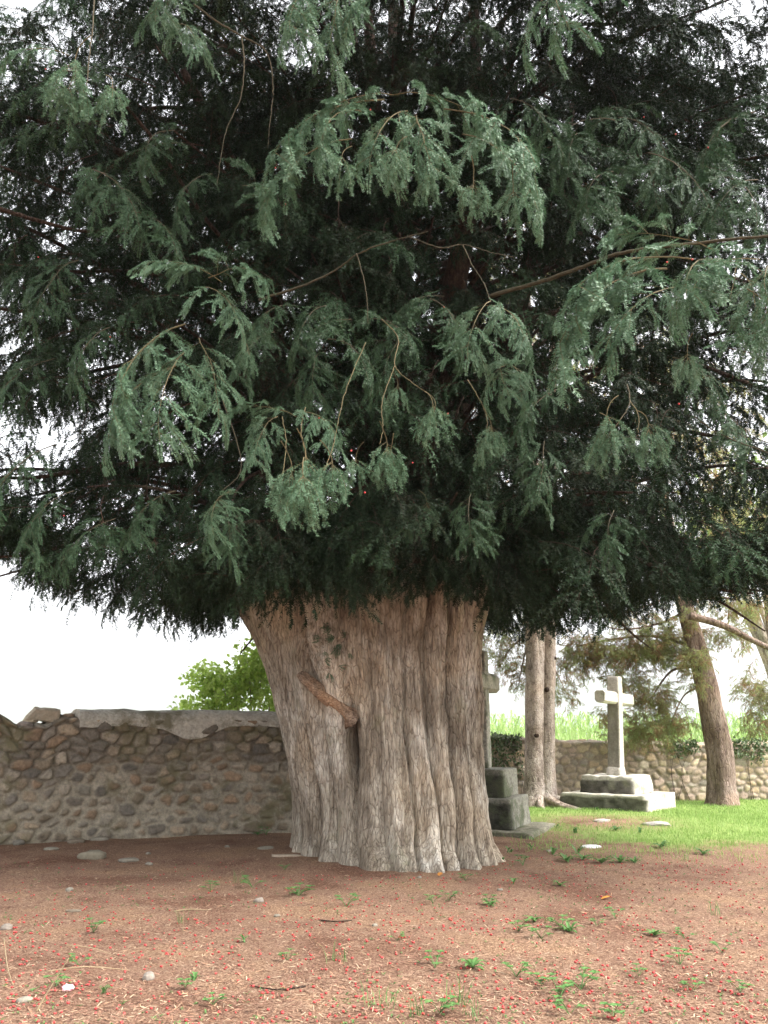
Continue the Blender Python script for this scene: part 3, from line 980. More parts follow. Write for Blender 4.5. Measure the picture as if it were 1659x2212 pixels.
def allowed(it):
    tp = np.vstack([tips(it), it[1]])
    u, v = proj(tp)
    seen = (u > -80) & (u < 1740) & (v > -40)
    if np.any(seen & (tp[:, 1] < 8.4 + 1.3 * (fbm(u / 160, v / 160, 14, 2) - .5))): return False
    if np.any(tp[:, 1] < 2.0): return False
    return bool(np.all(v < vlim(u) + 4)) and tp[:, 2].min() > 2.35


for it in items:                                               # lift boughs that would hang below the skirt
    for _ in range(7):
        if allowed(it): break
        it[1] = it[1] + np.array([0, 0, .16]); it[3] = min(it[3] + .06, .25)
def in_gap(it):
    x, y, z = it[1]
    g_ = float(fbm(y * .55 + z * .45 + 3, z * .7 + x * .2, 88, 3))
    return (x < -3.9 and 4.6 < z < 11 and g_ > .47) or (x > 4.6 and 6 < z < 10.5 and g_ > .5)


items = [it for it in items if allowed(it) and not in_gap(it)]

# boughs one can pick out in front: root pixel, tip pixel, distance, prototype
front = [
    # big arching bough, upper middle
    (830, 215, 600, 345, 6.4, 0), (850, 205, 700, 250, 6.3, 1), (850, 205, 1045, 250, 6.4, 2), (960, 235, 1150, 375, 6.2, 3), (880, 240, 800, 380, 6.2, 4), (760, 300, 595, 440, 6.4, 1), (900, 250, 920, 380, 6.1, 0), (1000, 290, 1100, 440, 6.3, 2), (780, 240, 690, 330, 6.1, 3),
    # right-hand grey-green bough
    (1500, 560, 1250, 640, 6.2, 0), (1560, 560, 1420, 700, 6.0, 2), (1440, 580, 1215, 770, 6.4, 3), (1600, 590, 1640, 760, 5.9, 4), (1540, 540, 1330, 500, 6.4, 1), (1640, 560, 1500, 640, 5.9, 0), (1690, 570, 1590, 720, 5.9, 2), (1460, 620, 1380, 760, 6.1, 1),
    # left boughs
    (480, 610, 320, 570, 6.6, 0), (450, 600, 590, 640, 6.7, 1), (440, 620, 480, 700, 6.5, 2), (400, 700, 250, 900, 6.6, 3), (400, 760, 330, 960, 6.5, 4), (380, 790, 240, 960, 6.8, 0), (430, 730, 420, 900, 6.7, 2),
    (640, 900, 510, 885, 6.9, 1), (640, 890, 725, 960, 6.9, 3), (600, 900, 560, 1000, 7.0, 0),
    (500, 1060, 420, 1190, 7.2, 2), (480, 1080, 490, 1200, 7.3, 3), (380, 1060, 270, 1180, 7.6, 4), (160, 1060, 60, 1180, 8.0, 0), (250, 1120, 160, 1230, 8.2, 1), (120, 960, -20, 1120, 8.0, 3),
    # middle, further in
    (760, 690, 650, 760, 8.0, 0), (790, 690, 900, 760, 7.9, 1), (700, 760, 640, 870, 7.8, 2), (880, 720, 830, 850, 7.9, 3), (1060, 650, 1010, 780, 6.9, 4), (1060, 660, 1140, 760, 6.8, 0), (1090, 790, 1050, 890, 6.9, 2), (1100, 790, 1155, 880, 6.9, 1),
    (640, 660, 540, 730, 7.6, 4), (960, 640, 860, 690, 8.1, 0), (1250, 400, 1350, 520, 8.0, 1), (1400, 330, 1500, 470, 7.8, 2), (1330, 260, 1200, 330, 8.2, 3), (1560, 380, 1640, 500, 7.6, 4),
    # top edge
    (720, -40, 640, 70, 6.0, 0), (740, -20, 720, 110, 6.1, 3), (900, -30, 780, 40, 5.9, 1), (1200, -20, 1160, 130, 6.4, 2), (420, -30, 330, 60, 6.8, 4), (150, 120, 30, 130, 6.6, 1), (380, 60, 420, 110, 6.7, 0),
]
pend = [  # root pixel, distance, prototype, scale: hanging sprays
    (640, 985, 6.3, 5, .72), (605, 1010, 6.35, 6, .70), (690, 1000, 6.3, 7, .60), (655, 1040, 6.25, 8, .62), (820, 955, 6.6, 6, .58), (850, 975, 6.6, 9, .5), (785, 990, 6.65, 5, .45), (918, 885, 6.7, 8, .52), (1045, 920, 6.8, 7, .50), (1065, 950, 6.8, 5, .36),
    (1340, 905, 6.2, 5, .62), (1300, 935, 6.25, 8, .52), (1380, 930, 6.2, 6, .52), (905, 1095, 9.2, 7, .62), (875, 1110, 9.3, 6, .55), (190, 130, 5.9, 6, .8), (165, 180, 5.95, 9, .55), (225, 200, 5.9, 7, .55), (520, 760, 7.4, 5, .4), (850, 830, 7.4, 8, .38),
    (1020, 380, 6.1, 9, .62), (1110, 400, 6.2, 5, .62), (930, 370, 6.1, 7, .45), (880, 330, 6.0, 6, .5), (760, 350, 6.2, 8, .5), (1500, 760, 6.1, 7, .5), (1620, 680, 5.9, 8, .7),
]
mr = np.random.default_rng(77)
for (u, v) in [(1290, 420), (1420, 400), (1380, 300), (1240, 330), (1580, 300), (1600, 430), (1120, 260), (680, 700), (760, 780), (560, 760), (960, 700), (1180, 880), (1500, 820), (1580, 930), (1180, 1010), (330, 330), (230, 420), (420, 420), (560, 440), (110, 620), (200, 760), (60, 830), (330, 500), (1010, 1120), (1330, 1150)]:
    a = mr.uniform(-.9, .9) + (math.pi / 2); L = mr.uniform(110, 170)
    front.append((u - math.cos(a) * L * .5, v - L * .35, u + math.cos(a) * L * .5, v + L * .45, float(mr.uniform(7.6, 8.3)), int(mr.integers(0, 5))))
boughs = []
for (u0, v0, u1, v1, d, pi) in front:
    a, b = P(u0, v0, d + .15), P(u1, v1, d - .25)
    dv = b - a; L = np.linalg.norm(dv)
    y, pt = yp(dv)
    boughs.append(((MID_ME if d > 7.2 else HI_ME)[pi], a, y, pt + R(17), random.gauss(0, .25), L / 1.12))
for (u0, v0, d, pi, s) in pend:
    s *= 1.28
    boughs.append((HI_ME[pi], P(u0, v0, d - .3) + np.array([0, 0, .24 * s]), random.uniform(0, 6.28), 0, 0, s))
for me, p, y, pt, ro, s in boughs:
    o = link('bough', me, yew, p - YO)
    o.rotation_euler = Matrix(rot(y, pt, ro).tolist()).to_euler()
    o.scale = (s, s, s)
def half_lit(it):  # picks the boughs painted as half lit, the rest as shaded
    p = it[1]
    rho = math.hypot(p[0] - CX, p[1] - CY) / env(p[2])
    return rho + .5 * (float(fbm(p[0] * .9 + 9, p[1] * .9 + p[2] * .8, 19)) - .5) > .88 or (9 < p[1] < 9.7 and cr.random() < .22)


half_lit_flags = [half_lit(it) for it in items]
for nm_, flag, mt in (('outer_foliage', True, M_YEW_HALF_LIT), ('inner_foliage', False, M_YEW_SHADE)):
    tag(link(nm_, merge_boughs('yew_' + nm_, [it for it, f in zip(items, half_lit_flags) if f == flag], [mt, M_LIMB], YO), yew), kind='stuff')

# limbs: the nearer ones each a part, the far ones one part
print('ITEMS', len(items), [len(a[2]) for a in LO_A], 'BOUGHS', len(boughs))
limbs.sort(key=lambda a: a[0][-1][1])
rest = Geo()
for k, (pl, az) in enumerate(limbs):
    n = len(pl)
    thick = .05 if n > 20 else .035
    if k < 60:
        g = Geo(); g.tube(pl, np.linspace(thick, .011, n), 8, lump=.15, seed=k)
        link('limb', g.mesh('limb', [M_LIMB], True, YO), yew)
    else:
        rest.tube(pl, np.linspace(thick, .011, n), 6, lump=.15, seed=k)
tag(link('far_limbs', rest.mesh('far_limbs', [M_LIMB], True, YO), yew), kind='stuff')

# bare twigs and branches that stand out against the dark of the crown
bare = [
    ([(560, 648, 8.4), (640, 622, 8.1), (715, 590, 7.9), (780, 545, 7.7), (850, 520, 7.6), (925, 500, 7.5)], .024, .008),
    ([(770, 548, 7.7), (785, 600, 7.6), (793, 650, 7.5), (795, 700, 7.5)], .012, .005),
    ([(880, 510, 7.6), (950, 535, 7.5), (1000, 528, 7.5), (1060, 545, 7.4), (1110, 556, 7.4)], .012, .006),
    ([(1000, 530, 7.5), (1020, 572, 7.4), (1045, 612, 7.2), (1060, 655, 7.0)], .011, .006),
    ([(1060, 640, 8.6), (1180, 605, 8.1), (1290, 565, 7.6), (1350, 545, 7.3), (1500, 525, 6.9), (1720, 505, 6.4)], .042, .022),
    ([(825, 690, 7.6), (860, 730, 7.4), (853, 790, 7.2), (895, 830, 7.0), (938, 862, 6.9), (932, 905, 6.75)], .010, .005),
    ([(853, 790, 7.2), (825, 870, 6.9), (828, 920, 6.7), (820, 960, 6.6)], .008, .005),
    ([(790, 740, 7.4), (745, 850, 7.0), (720, 960, 6.6), (700, 1020, 6.35)], .009, .005),
    ([(660, 880, 7.0), (650, 930, 6.6), (660, 985, 6.35), (645, 1030, 6.3)], .008, .005),
    ([(610, 900, 7.0), (618, 960, 6.6), (610, 1030, 6.35)], .008, .005),
    ([(1355, 830, 6.6), (1360, 865, 6.4), (1345, 900, 6.25), (1310, 945, 6.2)], .011, .006),
    ([(1360, 865, 6.4), (1378, 895, 6.3), (1378, 935, 6.2)], .008, .005),
    ([(1010, 820, 7.2), (1040, 870, 7.0), (1052, 905, 6.85), (1050, 945, 6.8)], .008, .005),
    ([(420, 10, 7.0), (475, 50, 6.9), (530, 82, 6.9), (575, 112, 6.9), (590, 180, 6.9), (585, 250, 6.9), (578, 320, 6.9)], .016, .006),
    ([(522, 78, 6.9), (528, 140, 6.8), (520, 210, 6.8), (488, 285, 6.8), (468, 400, 6.8)], .012, .005),
    ([(205, -30, 6.1), (200, 60, 6.0), (192, 130, 5.95), (185, 220, 5.9)], .013, .006),
    ([(1060, 200, 10.5), (1100, 140, 10.2), (1180, 20, 9.8), (1230, -60, 9.6)], .10, .06),
    ([(640, 700, 11.0), (560, 600, 10.4), (450, 480, 9.8), (330, 300, 9.2), (230, 180, 8.8)], .07, .03),
    ([(600, 480, 11.0), (480, 300, 10.4), (330, 90, 9.8)], .06, .03),
    ([(700, 950, 11.0), (540, 1030, 9.8), (500, 1090, 9.0)], .05, .02),
    ([(-20, 445, 8.6), (80, 475, 8.8), (190, 500, 9.2), (330, 490, 9.8)], .05, .03),
    ([(450, 780, 9), (520, 990, 8.2), (480, 1060, 7.6)], .012, .006),
    ([(1690, 610, 5.9), (1600, 570, 6.0), (1585, 610, 6.0), (1575, 660, 6.0)], .010, .005),
    ([(1500, 900, 7.6), (1560, 940, 7.4), (1680, 985, 7.2)], .012, .008),
    ([(860, 245, 6.2), (870, 290, 6.1), (885, 340, 6.05)], .008, .005),
]
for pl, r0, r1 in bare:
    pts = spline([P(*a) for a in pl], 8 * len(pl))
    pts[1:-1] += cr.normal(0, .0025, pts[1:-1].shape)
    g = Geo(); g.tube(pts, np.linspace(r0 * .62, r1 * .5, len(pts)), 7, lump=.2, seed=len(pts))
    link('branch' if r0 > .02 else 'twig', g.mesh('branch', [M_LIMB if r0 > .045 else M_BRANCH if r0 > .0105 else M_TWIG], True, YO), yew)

# short sprouts from the burl
spr = []
for k in range(16):
    p = P(cr.uniform(690, 760), cr.uniform(1340, 1470), 10.9)
    spr.append([int(cr.integers(6, 9)), p, cr.uniform(0, 6.28), R(cr.uniform(20, 90)), 0, cr.uniform(.14, .26)])
link('sprouts', merge_boughs('sprouts', spr, [M_YEW_LIT, M_TWIG], YO), yew)

# red berries still on the boughs
bm_ico = None


def ico(sub=1):
    bm = bmesh.new(); bmesh.ops.create_icosphere(bm, subdivisions=sub, radius=1.0)
    v = np.array([x.co[:] for x in bm.verts]); f = np.array([[y.index for y in x.verts] for x in bm.faces]); bm.free()
    return v, f


IV, IF = ico(1)
g = Geo()
for k in range(26):
    a = boughs[int(cr.integers(0, len(boughs)))]
    p = a[1] + np.array([math.cos(a[2]) * .45 * a[5], math.sin(a[2]) * .45 * a[5], -.15 * a[5]]) + cr.normal(0, .12, 3)
    g.add(p + IV * .009, t=IF)
tag(link('berries', g.mesh('bough_berries', [M_BERRY], True, YO), yew), kind='stuff')

# ------------------------------------------------------------------ stone crosses
def rough_block(sx, sy, sz, seed, col, n=16, rough=0.012, rnd=0.03, taper=1.0, chip=0.0, moss_shade=None):
    """block standing on z=0: rounded worn edges, uneven faces"""
    bm = bmesh.new(); bmesh.ops.create_cube(bm, size=1.0)
    bmesh.ops.subdivide_edges(bm, edges=bm.edges[:], cuts=n, use_grid_fill=True)
    v = np.array([x.co[:] for x in bm.verts]); f = [[y.index for y in x.verts] for x in bm.faces]; bm.free()
    S = np.array([sx, sy, sz])
    w = v * S
    h = S / 2 - rnd
    inner = np.clip(w, -h, h)
    d = w - inner; L = np.linalg.norm(d, axis=1, keepdims=True)
    w = np.where(L > 1e-6, inner + d / np.maximum(L, 1e-6) * np.minimum(L, rnd), w)
    nrm = unit(v)
    nz = fbm(w[:, 0] * 7 + w[:, 2] * 3 + seed, w[:, 1] * 7 + w[:, 2] * 6, seed) - .5
    nz2 = fbm(w[:, 0] * 2 + seed + w[:, 2], w[:, 1] * 2 - w[:, 2] * 2, seed + 5) - .5
    w = w + nrm * (nz * rough * 2.2 + nz2 * rough * 3)[:, None]
    if chip:
        c = np.clip(fbm(w[:, 0] * 5 + 3, w[:, 1] * 5 + w[:, 2], seed + 8) - .45, 0, 1) * smooth(w[:, 2], sz * .1, sz * .5)
        w[:, 2] -= c * chip; w[:, :2] *= (1 - c * chip)[:, None]
    tp = 1 + (taper - 1) * (w[:, 2:3] / sz + .5)
    w[:, :2] *= tp
    w[:, 2] += sz / 2
    cc = np.asarray(col)[None] * (0.8 + .4 * fbm(w[:, 0] * 4 + w[:, 2] * 3, w[:, 1] * 4 + w[:, 2], seed + 9))[:, None]
    if moss_shade is not None:                                      # moss and grime, plus painted shade, on the side away from the sun
        e = smooth(-v[:, 1] + .22 * (fbm(w[:, 0] * 5, w[:, 2] * 6, seed + 12) - .5), .36, .47) * smooth(-w[:, 2] + sz * (.93 - .25 * fbm(w[:, 0] * 4, w[:, 0] * 0, seed + 2)), -.015, .03)
        e = (e * (.55 + .6 * fbm(w[:, 0] * 9, w[:, 2] * 9, seed + 14)))[:, None]
        cc = cc * (1 - e) + np.asarray(moss_shade) * e
    return w, np.array(f), cc


def cross_arm(L, hgt, dep, seed, col):
    """octagonal-ended beam along local Y, centred"""
    c = .35
    a, b = dep / 2, hgt / 2
    ring = [(-a, -b * (1 - c)), (-a * (1 - c), -b), (a * (1 - c), -b), (a, -b * (1 - c)), (a, b * (1 - c)), (a * (1 - c), b), (-a * (1 - c), b), (-a, b * (1 - c))]
    g = Geo(); n = 24
    v = []
    for k in range(n):
        y = -L / 2 + L * k / (n - 1)
        f = 1.0 if 0 < k < n - 1 else .93
        for x, z in ring: v.append((x * f, y, z * f))
    v = np.array(v)
    v += unit(v + 1e-6) * ((fbm(v[:, 1] * 6 + seed, v[:, 2] * 7 + v[:, 0] * 7, seed) - .5) * .02)[:, None]
    q = [(k * 8 + j, k * 8 + (j + 1) % 8, (k + 1) * 8 + (j + 1) % 8, (k + 1) * 8 + j) for k in range(n - 1) for j in range(8)]
    cv = np.vstack([v, [[0, -L / 2, 0], [0, L / 2, 0]]])
    t = [((j + 1) % 8, j, n * 8) for j in range(8)] + [((n - 1) * 8 + j, (n - 1) * 8 + (j + 1) % 8, n * 8 + 1) for j in range(8)]
    g.add(cv, q, t, col=np.asarray(col) * (0.8 + .4 * fbm(cv[:, 1] * 5, cv[:, 2] * 5 + cv[:, 0], seed + 3))[:, None])
    return g


def block_part(name, root, args, mat, z, loc=(0, 0)):
    w, f, c = args
    g = Geo(); g.add(w, f, col=c)
    return link(name, g.mesh(name, [mat], True), root, (loc[0], loc[1], z))


# right cross
c0 = _ground(1336, 1742)
cpos = np.array([c0[0], 19.6, 0]); cpos[0] = (1336 - 829.5) / F_PX * (19.6 * CP - 1.6 * SP)
rc = empty('stone_cross', (cpos[0], cpos[1], float(gz(cpos[0], cpos[1])) - .02), R(-39))
tag(rc, 'pale granite cross with octagonal arms on a stepped base in front of the tan wall', 'cross')
GR = (0.50, 0.46, 0.40)
block_part('step', rc, rough_block(2.0, 1.75, .36, 3, (.46, .43, .36), 22, .02, .03, .98, .06, (.035, .033, .02)), M_STONE, 0)
block_part('plinth', rc, rough_block(1.25, 1.15, .37, 5, (.46, .43, .37), 20, .024, .03, .94, .10, (.03, .026, .017)), M_STONE, .35)
block_part('shaft', rc, rough_block(.29, .26, 2.2, 7, GR, 26, .008, .03, .93, 0, (.20, .18, .145)), M_STONE, .70)
block_part('shaft_foot', rc, rough_block(.37, .33, .2, 8, GR, 10, .008, .05, .85), M_STONE, .70)
o = link('crossbar', cross_arm(1.6, .27, .26, 9, (.56, .52, .45)).mesh('crossbar', [M_STONE], False), rc, (0, 0, 2.40))
lean = Matrix.Rotation(R(39), 4, 'Z') @ Matrix.Rotation(R(3.0), 4, 'Y') @ Matrix.Rotation(R(-39), 4, 'Z')
piv = Matrix.Translation((0, 0, .7))
for ch in rc.children:                                         # the cross leans a little on its plinth
    if ch.name.split('.')[0] in ('shaft', 'shaft_foot', 'crossbar'):
        ch.matrix_local = piv @ lean @ piv.inverted() @ Matrix.Translation(ch.location)

# left cross, half hidden by the yew trunk
d = 15.35
lc = empty('stone_cross', ((1047 - 829.5) / F_PX * (d * CP - 1.6 * SP), d, float(gz(1.8, d)) - .03), R(-23))
tag(lc, 'dark mossy stone cross half hidden behind the right flank of the yew trunk', 'cross')
DG = (0.24, 0.23, 0.19)
block_part('base_slab', lc, rough_block(2.1, 1.9, .12, 13, (.26, .24, .18), 20, .02, .025), M_STONE_DK, 0)
block_part('step', lc, rough_block(1.32, 1.3, .50, 14, DG, 20, .02, .022, .97, .04, (.016, .017, .01)), M_STONE_DK, .11)
block_part('plinth', lc, rough_block(1.0, .98, .46, 15, DG, 20, .014, .015, .97, 0, (.016, .018, .01)), M_STONE_DK, .60)
block_part('shaft', lc, rough_block(.27, .25, 2.05, 16, (.33, .31, .26), 26, .008, .03, .94), M_STONE_DK, 1.05)
link('crossbar', cross_arm(1.5, .34, .32, 17, (.32, .29, .24)).mesh('crossbar', [M_STONE_DK], False), lc, (0, 0, 2.55))

# ------------------------------------------------------------------ conifers behind
def clumps(spec, cnt_scale, rg, smin=.45, smax=.8, droop=(-60, 0)):
    """spec: (u, v, d, ru, rv, rd metres, count) ellipsoids filled with boughs"""
    out = []
    for (u, v, d, rx, rz, ry, n) in spec:
        c = P(u, v, d)
        for _ in range(int(n * cnt_scale)):
            q = unit(rg.normal(0, 1, 3)) * rg.random() ** .45
            p = c + q * np.array([rx, ry, rz])
            out.append([int(rg.integers(0, 6)), p, math.atan2(q[1], q[0]) + rg.normal(0, .7), R(rg.uniform(*droop)), rg.normal(0, .4), rg.uniform(smin, smax)])
    return out


def crown_above(base, z0, z1, r0, n, rg, s=(.8, 1.3)):
    out = []
    for k in range(n):
        f = rg.random() ** .8
        z = z0 + (z1 - z0) * f
        rr = r0 * (1 - f) ** .8 * rg.uniform(.3, 1)
        a = rg.uniform(0, 6.28)
        out.append([int(rg.integers(0, 6)), base + np.array([math.cos(a) * rr, math.sin(a) * rr, z]), a + rg.normal(0, .4), R(rg.uniform(-40, 5)), rg.normal(0, .3), rg.uniform(*s)])
    return out


kr = np.random.default_rng(55)
# twin-trunked fir
fb = np.array([(1166 - 829.5) / F_PX * (20.0 * CP - 1.6 * SP), 20.0, 0])
fir = empty('fir_tree', fb)
tag(fir, 'twin trunked conifer with two pale fused stems between the two crosses', 'tree')
for k, (du, r0, s) in enumerate(((-.12, .24, 1), (.185, .175, -1))):
    b = np.array([du, .02 * k, -.2])
    pts = spline([b, b + np.array([0.06 + 0.01 * s, 0, 1.5]), b + np.array([.27 - .04 * s, .05, 5]), b + np.array([.5 - .15 * s, .1, 10]), b + np.array([.7 - .2 * s, .1, 15])], 60)
    rad = np.interp(pts[:, 2], [-.2, .05, .35, 1, 4, 10, 15], [r0 * 1.75, r0 * 1.5, r0 * 1.15, r0, r0 * .95, r0 * .6, .03])
    g = Geo(); g.tube(pts, rad, 22, lump=.13, seed=k + 3)
    for _ in range(2):                                        # branch scars
        z = kr.uniform(.6, 4.5); a = R(kr.uniform(-150, -30)); j = int(np.argmin(abs(pts[:, 2] - z)))
        dv = np.array([math.cos(a), math.sin(a), .2])
        g.tube(np.array([pts[j] + dv * rad[j] * .75, pts[j] + dv * rad[j] * 1.05, pts[j] + dv * rad[j] * 1.13]), np.array([.075, .055, .03]) * kr.uniform(.6, 1.3), 8, m=1)
    link('trunk', g.mesh('fir_trunk', [M_FIRBARK, M_LIMB], True), fir)
for k, (a, L) in enumerate(((-20, 1.9), (-52, 1.5), (-150, 1.1), (-100, .9))):
    pts = spline([(math.cos(R(a)) * .2, math.sin(R(a)) * .2, .22), (math.cos(R(a)) * L * .5, math.sin(R(a)) * L * .5, .05), (math.cos(R(a + 12)) * L, math.sin(R(a + 12)) * L, -.08)], 16)
    g = Geo(); g.tube(pts, np.linspace(.10, .035, 16), 10, lump=.2, seed=k)
    link('root', g.mesh('fir_root', [M_FIRBARK], True), fir)
it = clumps([(1105, 1420, 20.6, .5, .55, .5, 34), (1085, 1375, 20.6, .6, .4, .5, 20), (1215, 1480, 20.6, .35, .5, .4, 16), (1140, 1470, 20.8, .4, .35, .4, 12), (1120, 1330, 20.6, .8, .5, .6, 18)], 3.6, kr, .2, .38, (-70, 50))
it += crown_above(fb, 5.0, 15.5, 3.0, 150, kr)
link('crown', merge_boughs('fir_crown', it, [M_CYP, M_TWIG], fb), fir)
g = Geo()
for k in range(26):
    z = 4.4 + 10.5 * k / 26; a = k * 2.4; L = 2.8 * (1 - k / 30)
    g.tube(spline([(0, 0, z), (math.cos(a) * L * .5, math.sin(a) * L * .5, z + .2), (math.cos(a) * L, math.sin(a) * L, z - .3)], 8), np.linspace(.05, .012, 8), 6)
for (u1, v1) in ((1075, 1440), (1120, 1480), (1225, 1500), (1200, 1440)):
    e = P(u1, v1, 20.5) - fb
    g.tube(spline([(0, 0, 3.9), e * .5 + np.array([0, 0, 2.1]), e], 10), np.linspace(.035, .01, 10), 6)
link('branches', g.mesh('fir_branches', [M_FIRBARK], True), fir)

# leaning cypress on the right
cb = np.array([(1563 - 829.5) / F_PX * (20.3 * CP - 1.6 * SP), 20.3, 0])
cyp = empty('cypress_tree', cb)
tag(cyp, 'leaning conifer with a reddish bent trunk and olive brown foliage right of the pale cross', 'tree')
mid = [(1563, 1745), (1561, 1690), (1556, 1620), (1542, 1550), (1527, 1480), (1508, 1410), (1488, 1340), (1470, 1270), (1450, 1180), (1430, 1050), (1420, 900)]
pts = spline([P(u, v, 20.3 + .02 * k) - cb for k, (u, v) in enumerate(mid)], 70)
pts[0][2] = -.15
rad = np.interp(pts[:, 2], [-.1, .1, .5, 1.5, 3, 5, 9], [.42, .36, .305, .28, .245, .20, .08])
g = Geo(); g.tube(pts, rad, 26, lump=.16, seed=11)
link('trunk', g.mesh('cypress_trunk', [M_CYPBARK], True), cyp)
brs = [([(1490, 1330), (1560, 1350), (1620, 1380), (1700, 1420)], 20.0, .10, .06), ([(1500, 1400), (1420, 1375), (1330, 1380), (1250, 1395)], 20.6, .05, .015), ([(1515, 1440), (1450, 1450), (1400, 1520)], 20.6, .045, .015), ([(1480, 1320), (1430, 1345), (1350, 1360), (1300, 1350)], 20.4, .04, .012),
       ([(1470, 1260), (1420, 1300), (1320, 1330), (1230, 1340)], 20.6, .04, .012), ([(1528, 1480), (1480, 1500), (1450, 1560)], 20.5, .03, .01), ([(1480, 1310), (1550, 1290), (1640, 1310), (1700, 1330)], 20.6, .04, .012)]
for pl, d, r0, r1 in brs:
    pp = spline([P(u, v, d) - cb for u, v in pl], 20)
    g = Geo(); g.tube(pp, np.linspace(r0, r1, 20), 8, lump=.15, seed=2)
    link('branch', g.mesh('cypress_branch', [M_CYPBARK], True), cyp)
it = clumps([(1290, 1400, 20.7, .75, .28, .5, 38), (1390, 1400, 20.7, .7, .40, .5, 52), (1460, 1410, 20.9, .45, .42, .5, 34), (1410, 1500, 20.8, .45, .42, .5, 40), (1410, 1570, 20.9, .55, .33, .5, 42), (1455, 1550, 20.9, .35, .35, .4, 16), (1355, 1470, 20.8, .5, .25, .4, 20), (1320, 1545, 20.9, .35, .2, .3, 8), (1340, 1590, 20.9, .4, .12, .3, 9), (1240, 1430, 20.8, .5, .3, .4, 20),
             (1560, 1365, 20.7, .5, .22, .4, 22), (1620, 1310, 20.8, .5, .2, .4, 16), (1540, 1300, 20.8, .5, .25, .4, 12), (1380, 1330, 20.8, .8, .3, .5, 20), (1500, 1470, 20.1, .25, .2, .2, 8), (1470, 1340, 20.2, .3, .3, .3, 10), (1495, 1420, 19.9, .28, .25, .15, 12), (1320, 1420, 20.7, .9, .3, .4, 26), (1260, 1390, 20.7, .5, .35, .4, 18), (1430, 1380, 20.5, .5, .5, .4, 26)], 4.2, kr, .2, .38, (-70, 50))
it += crown_above(P(1440, 1100, 20.3) * np.array([1, 1, 0]), 4.6, 12.5, 3.6, 130, kr)
link('crown', merge_boughs('cypress_crown', it, [M_CYP, M_TWIG], cb), cyp)

# second conifer at the right edge, beyond the wall
eb = np.array([10.9, 23.6, 0])
edge = empty('cypress_tree', eb)
tag(edge, 'bushy brownish conifer cut off by the right edge beyond the back wall', 'tree')
g = Geo(); g.tube(spline([(0, 0, -.2), (0.05, 0, 3), (0, 0, 8)], 30), np.linspace(.26, .04, 30), 16, lump=.15, seed=5)
link('trunk', g.mesh('edge_trunk', [M_CYPBARK], True), edge)
it = clumps([(1645, 1490, 23.5, .5, .55, .6, 36), (1670, 1560, 23.5, .75, .5, .6, 36), (1720, 1500, 23.6, 1.0, 1.0, .9, 60)], 3.4, kr, .22, .42, (-70, 50)) + crown_above(eb, 3.0, 8.5, 1.5, 40, kr, (.6, .9))
link('crown', merge_boughs('edge_crown', it, [M_CYP, M_TWIG], eb), edge)

# pale broad-leaved trees seen through the yew's gaps on the right
def leaf_cloud(pts, nrm_bias, size, rg):
    n = len(pts)
    d = unit(rg.normal(0, 1, (n, 3)) + np.array([0, 0, -.5]))
    s = unit(np.cross(d, rg.normal(0, 1, (n, 3)) + np.asarray(nrm_bias)))
    L = size * rg.uniform(.65, 1.25, (n, 1)); W = L * .33
    up = np.cross(s, d) * L * .12
    a = pts; b = pts + d * L * .45
    v = np.stack([a, b + s * W + up, pts + d * L, b - s * W + up, b], 1).reshape(-1, 3)
    o = np.arange(n)[:, None] * 5
    q = np.vstack([o + np.array([[0, 4, 2, 1]]), o + np.array([[0, 3, 2, 4]])])
    return v, q


def broad_tree(name, base, label, blobs, size, n, rg, trunk_r, group=None, nm='crown', mat=None, cat='tree'):
    r = empty(name, base); tag(r, label, cat, group)
    pts = []
    for (c, rad, w) in blobs:
        m = int(n * w)
        q = unit(rg.normal(0, 1, (m, 3))) * (rg.random((m, 1)) ** .4)
        lump = 0.75 + .5 * fbm(q[:, :1] * 3 + c[0], q[:, 1:2] * 3 + q[:, 2:] * 2, 5)
        pts.append(np.asarray(c) + q * np.asarray(rad) * lump)
    v, q = leaf_cloud(np.vstack(pts), (0, -.3, .8), size, rg)
    link(nm, np_mesh(name + '_leaves', v, quads=q, mats=[mat or M_SHRUB]), r)
    g = Geo()
    for (c, rad, w) in blobs:
        for k in range(4):
            e = np.asarray(c) + rg.normal(0, .3, 3) * np.asarray(rad)
            g.tube(spline([(rg.normal(0, .08), rg.normal(0, .08), -.1), e * np.array([.4, .4, .5]), e], 10), np.linspace(trunk_r, trunk_r * .2, 10), 7)
    link('stems', g.mesh(name + '_stems', [M_FIRBARK], True), r)
    return r


sb = np.array([-2.6, 17.6, 0])
sh = lambda u, v, d: P(u, v, d) - sb
broad_tree('shrub', sb, 'bright green broad leaved bush leaning over the coping left of the yew trunk',
           [(sh(560, 1440, 17.4), (.62, .55, .6), .30), (sh(500, 1490, 17.4), (.7, .6, .5), .28), (sh(590, 1520, 17.2), (.5, .5, .5), .14), (sh(430, 1530, 17.4), (.6, .5, .3), .10), (sh(620, 1400, 17.6), (.8, .7, .7), .12), (sh(480, 1600, 17.6), (1.1, .6, .6), .12), (sh(450, 1465, 17.6), (.5, .5, .35), .12)], .125, 3600, kr, .03, nm='leaves', cat='bush')
for k, (x, y, h, lb) in enumerate(((17.5, 36, 15, 'tall pale green broad leaved tree far behind the yew on the right'),)):
    broad_tree('broadleaf_tree', np.array([x, y, 0]), lb, [((0, 0, h * .75), (4.0, 3.6, h * .22), .5), ((-2.2, 0, h * .66), (2.6, 2.4, h * .14), .25), ((1.8, .5, h * .62), (2.6, 2.4, h * .14), .25)], .30, 3800, kr, .22, mat=M_FARLEAF)

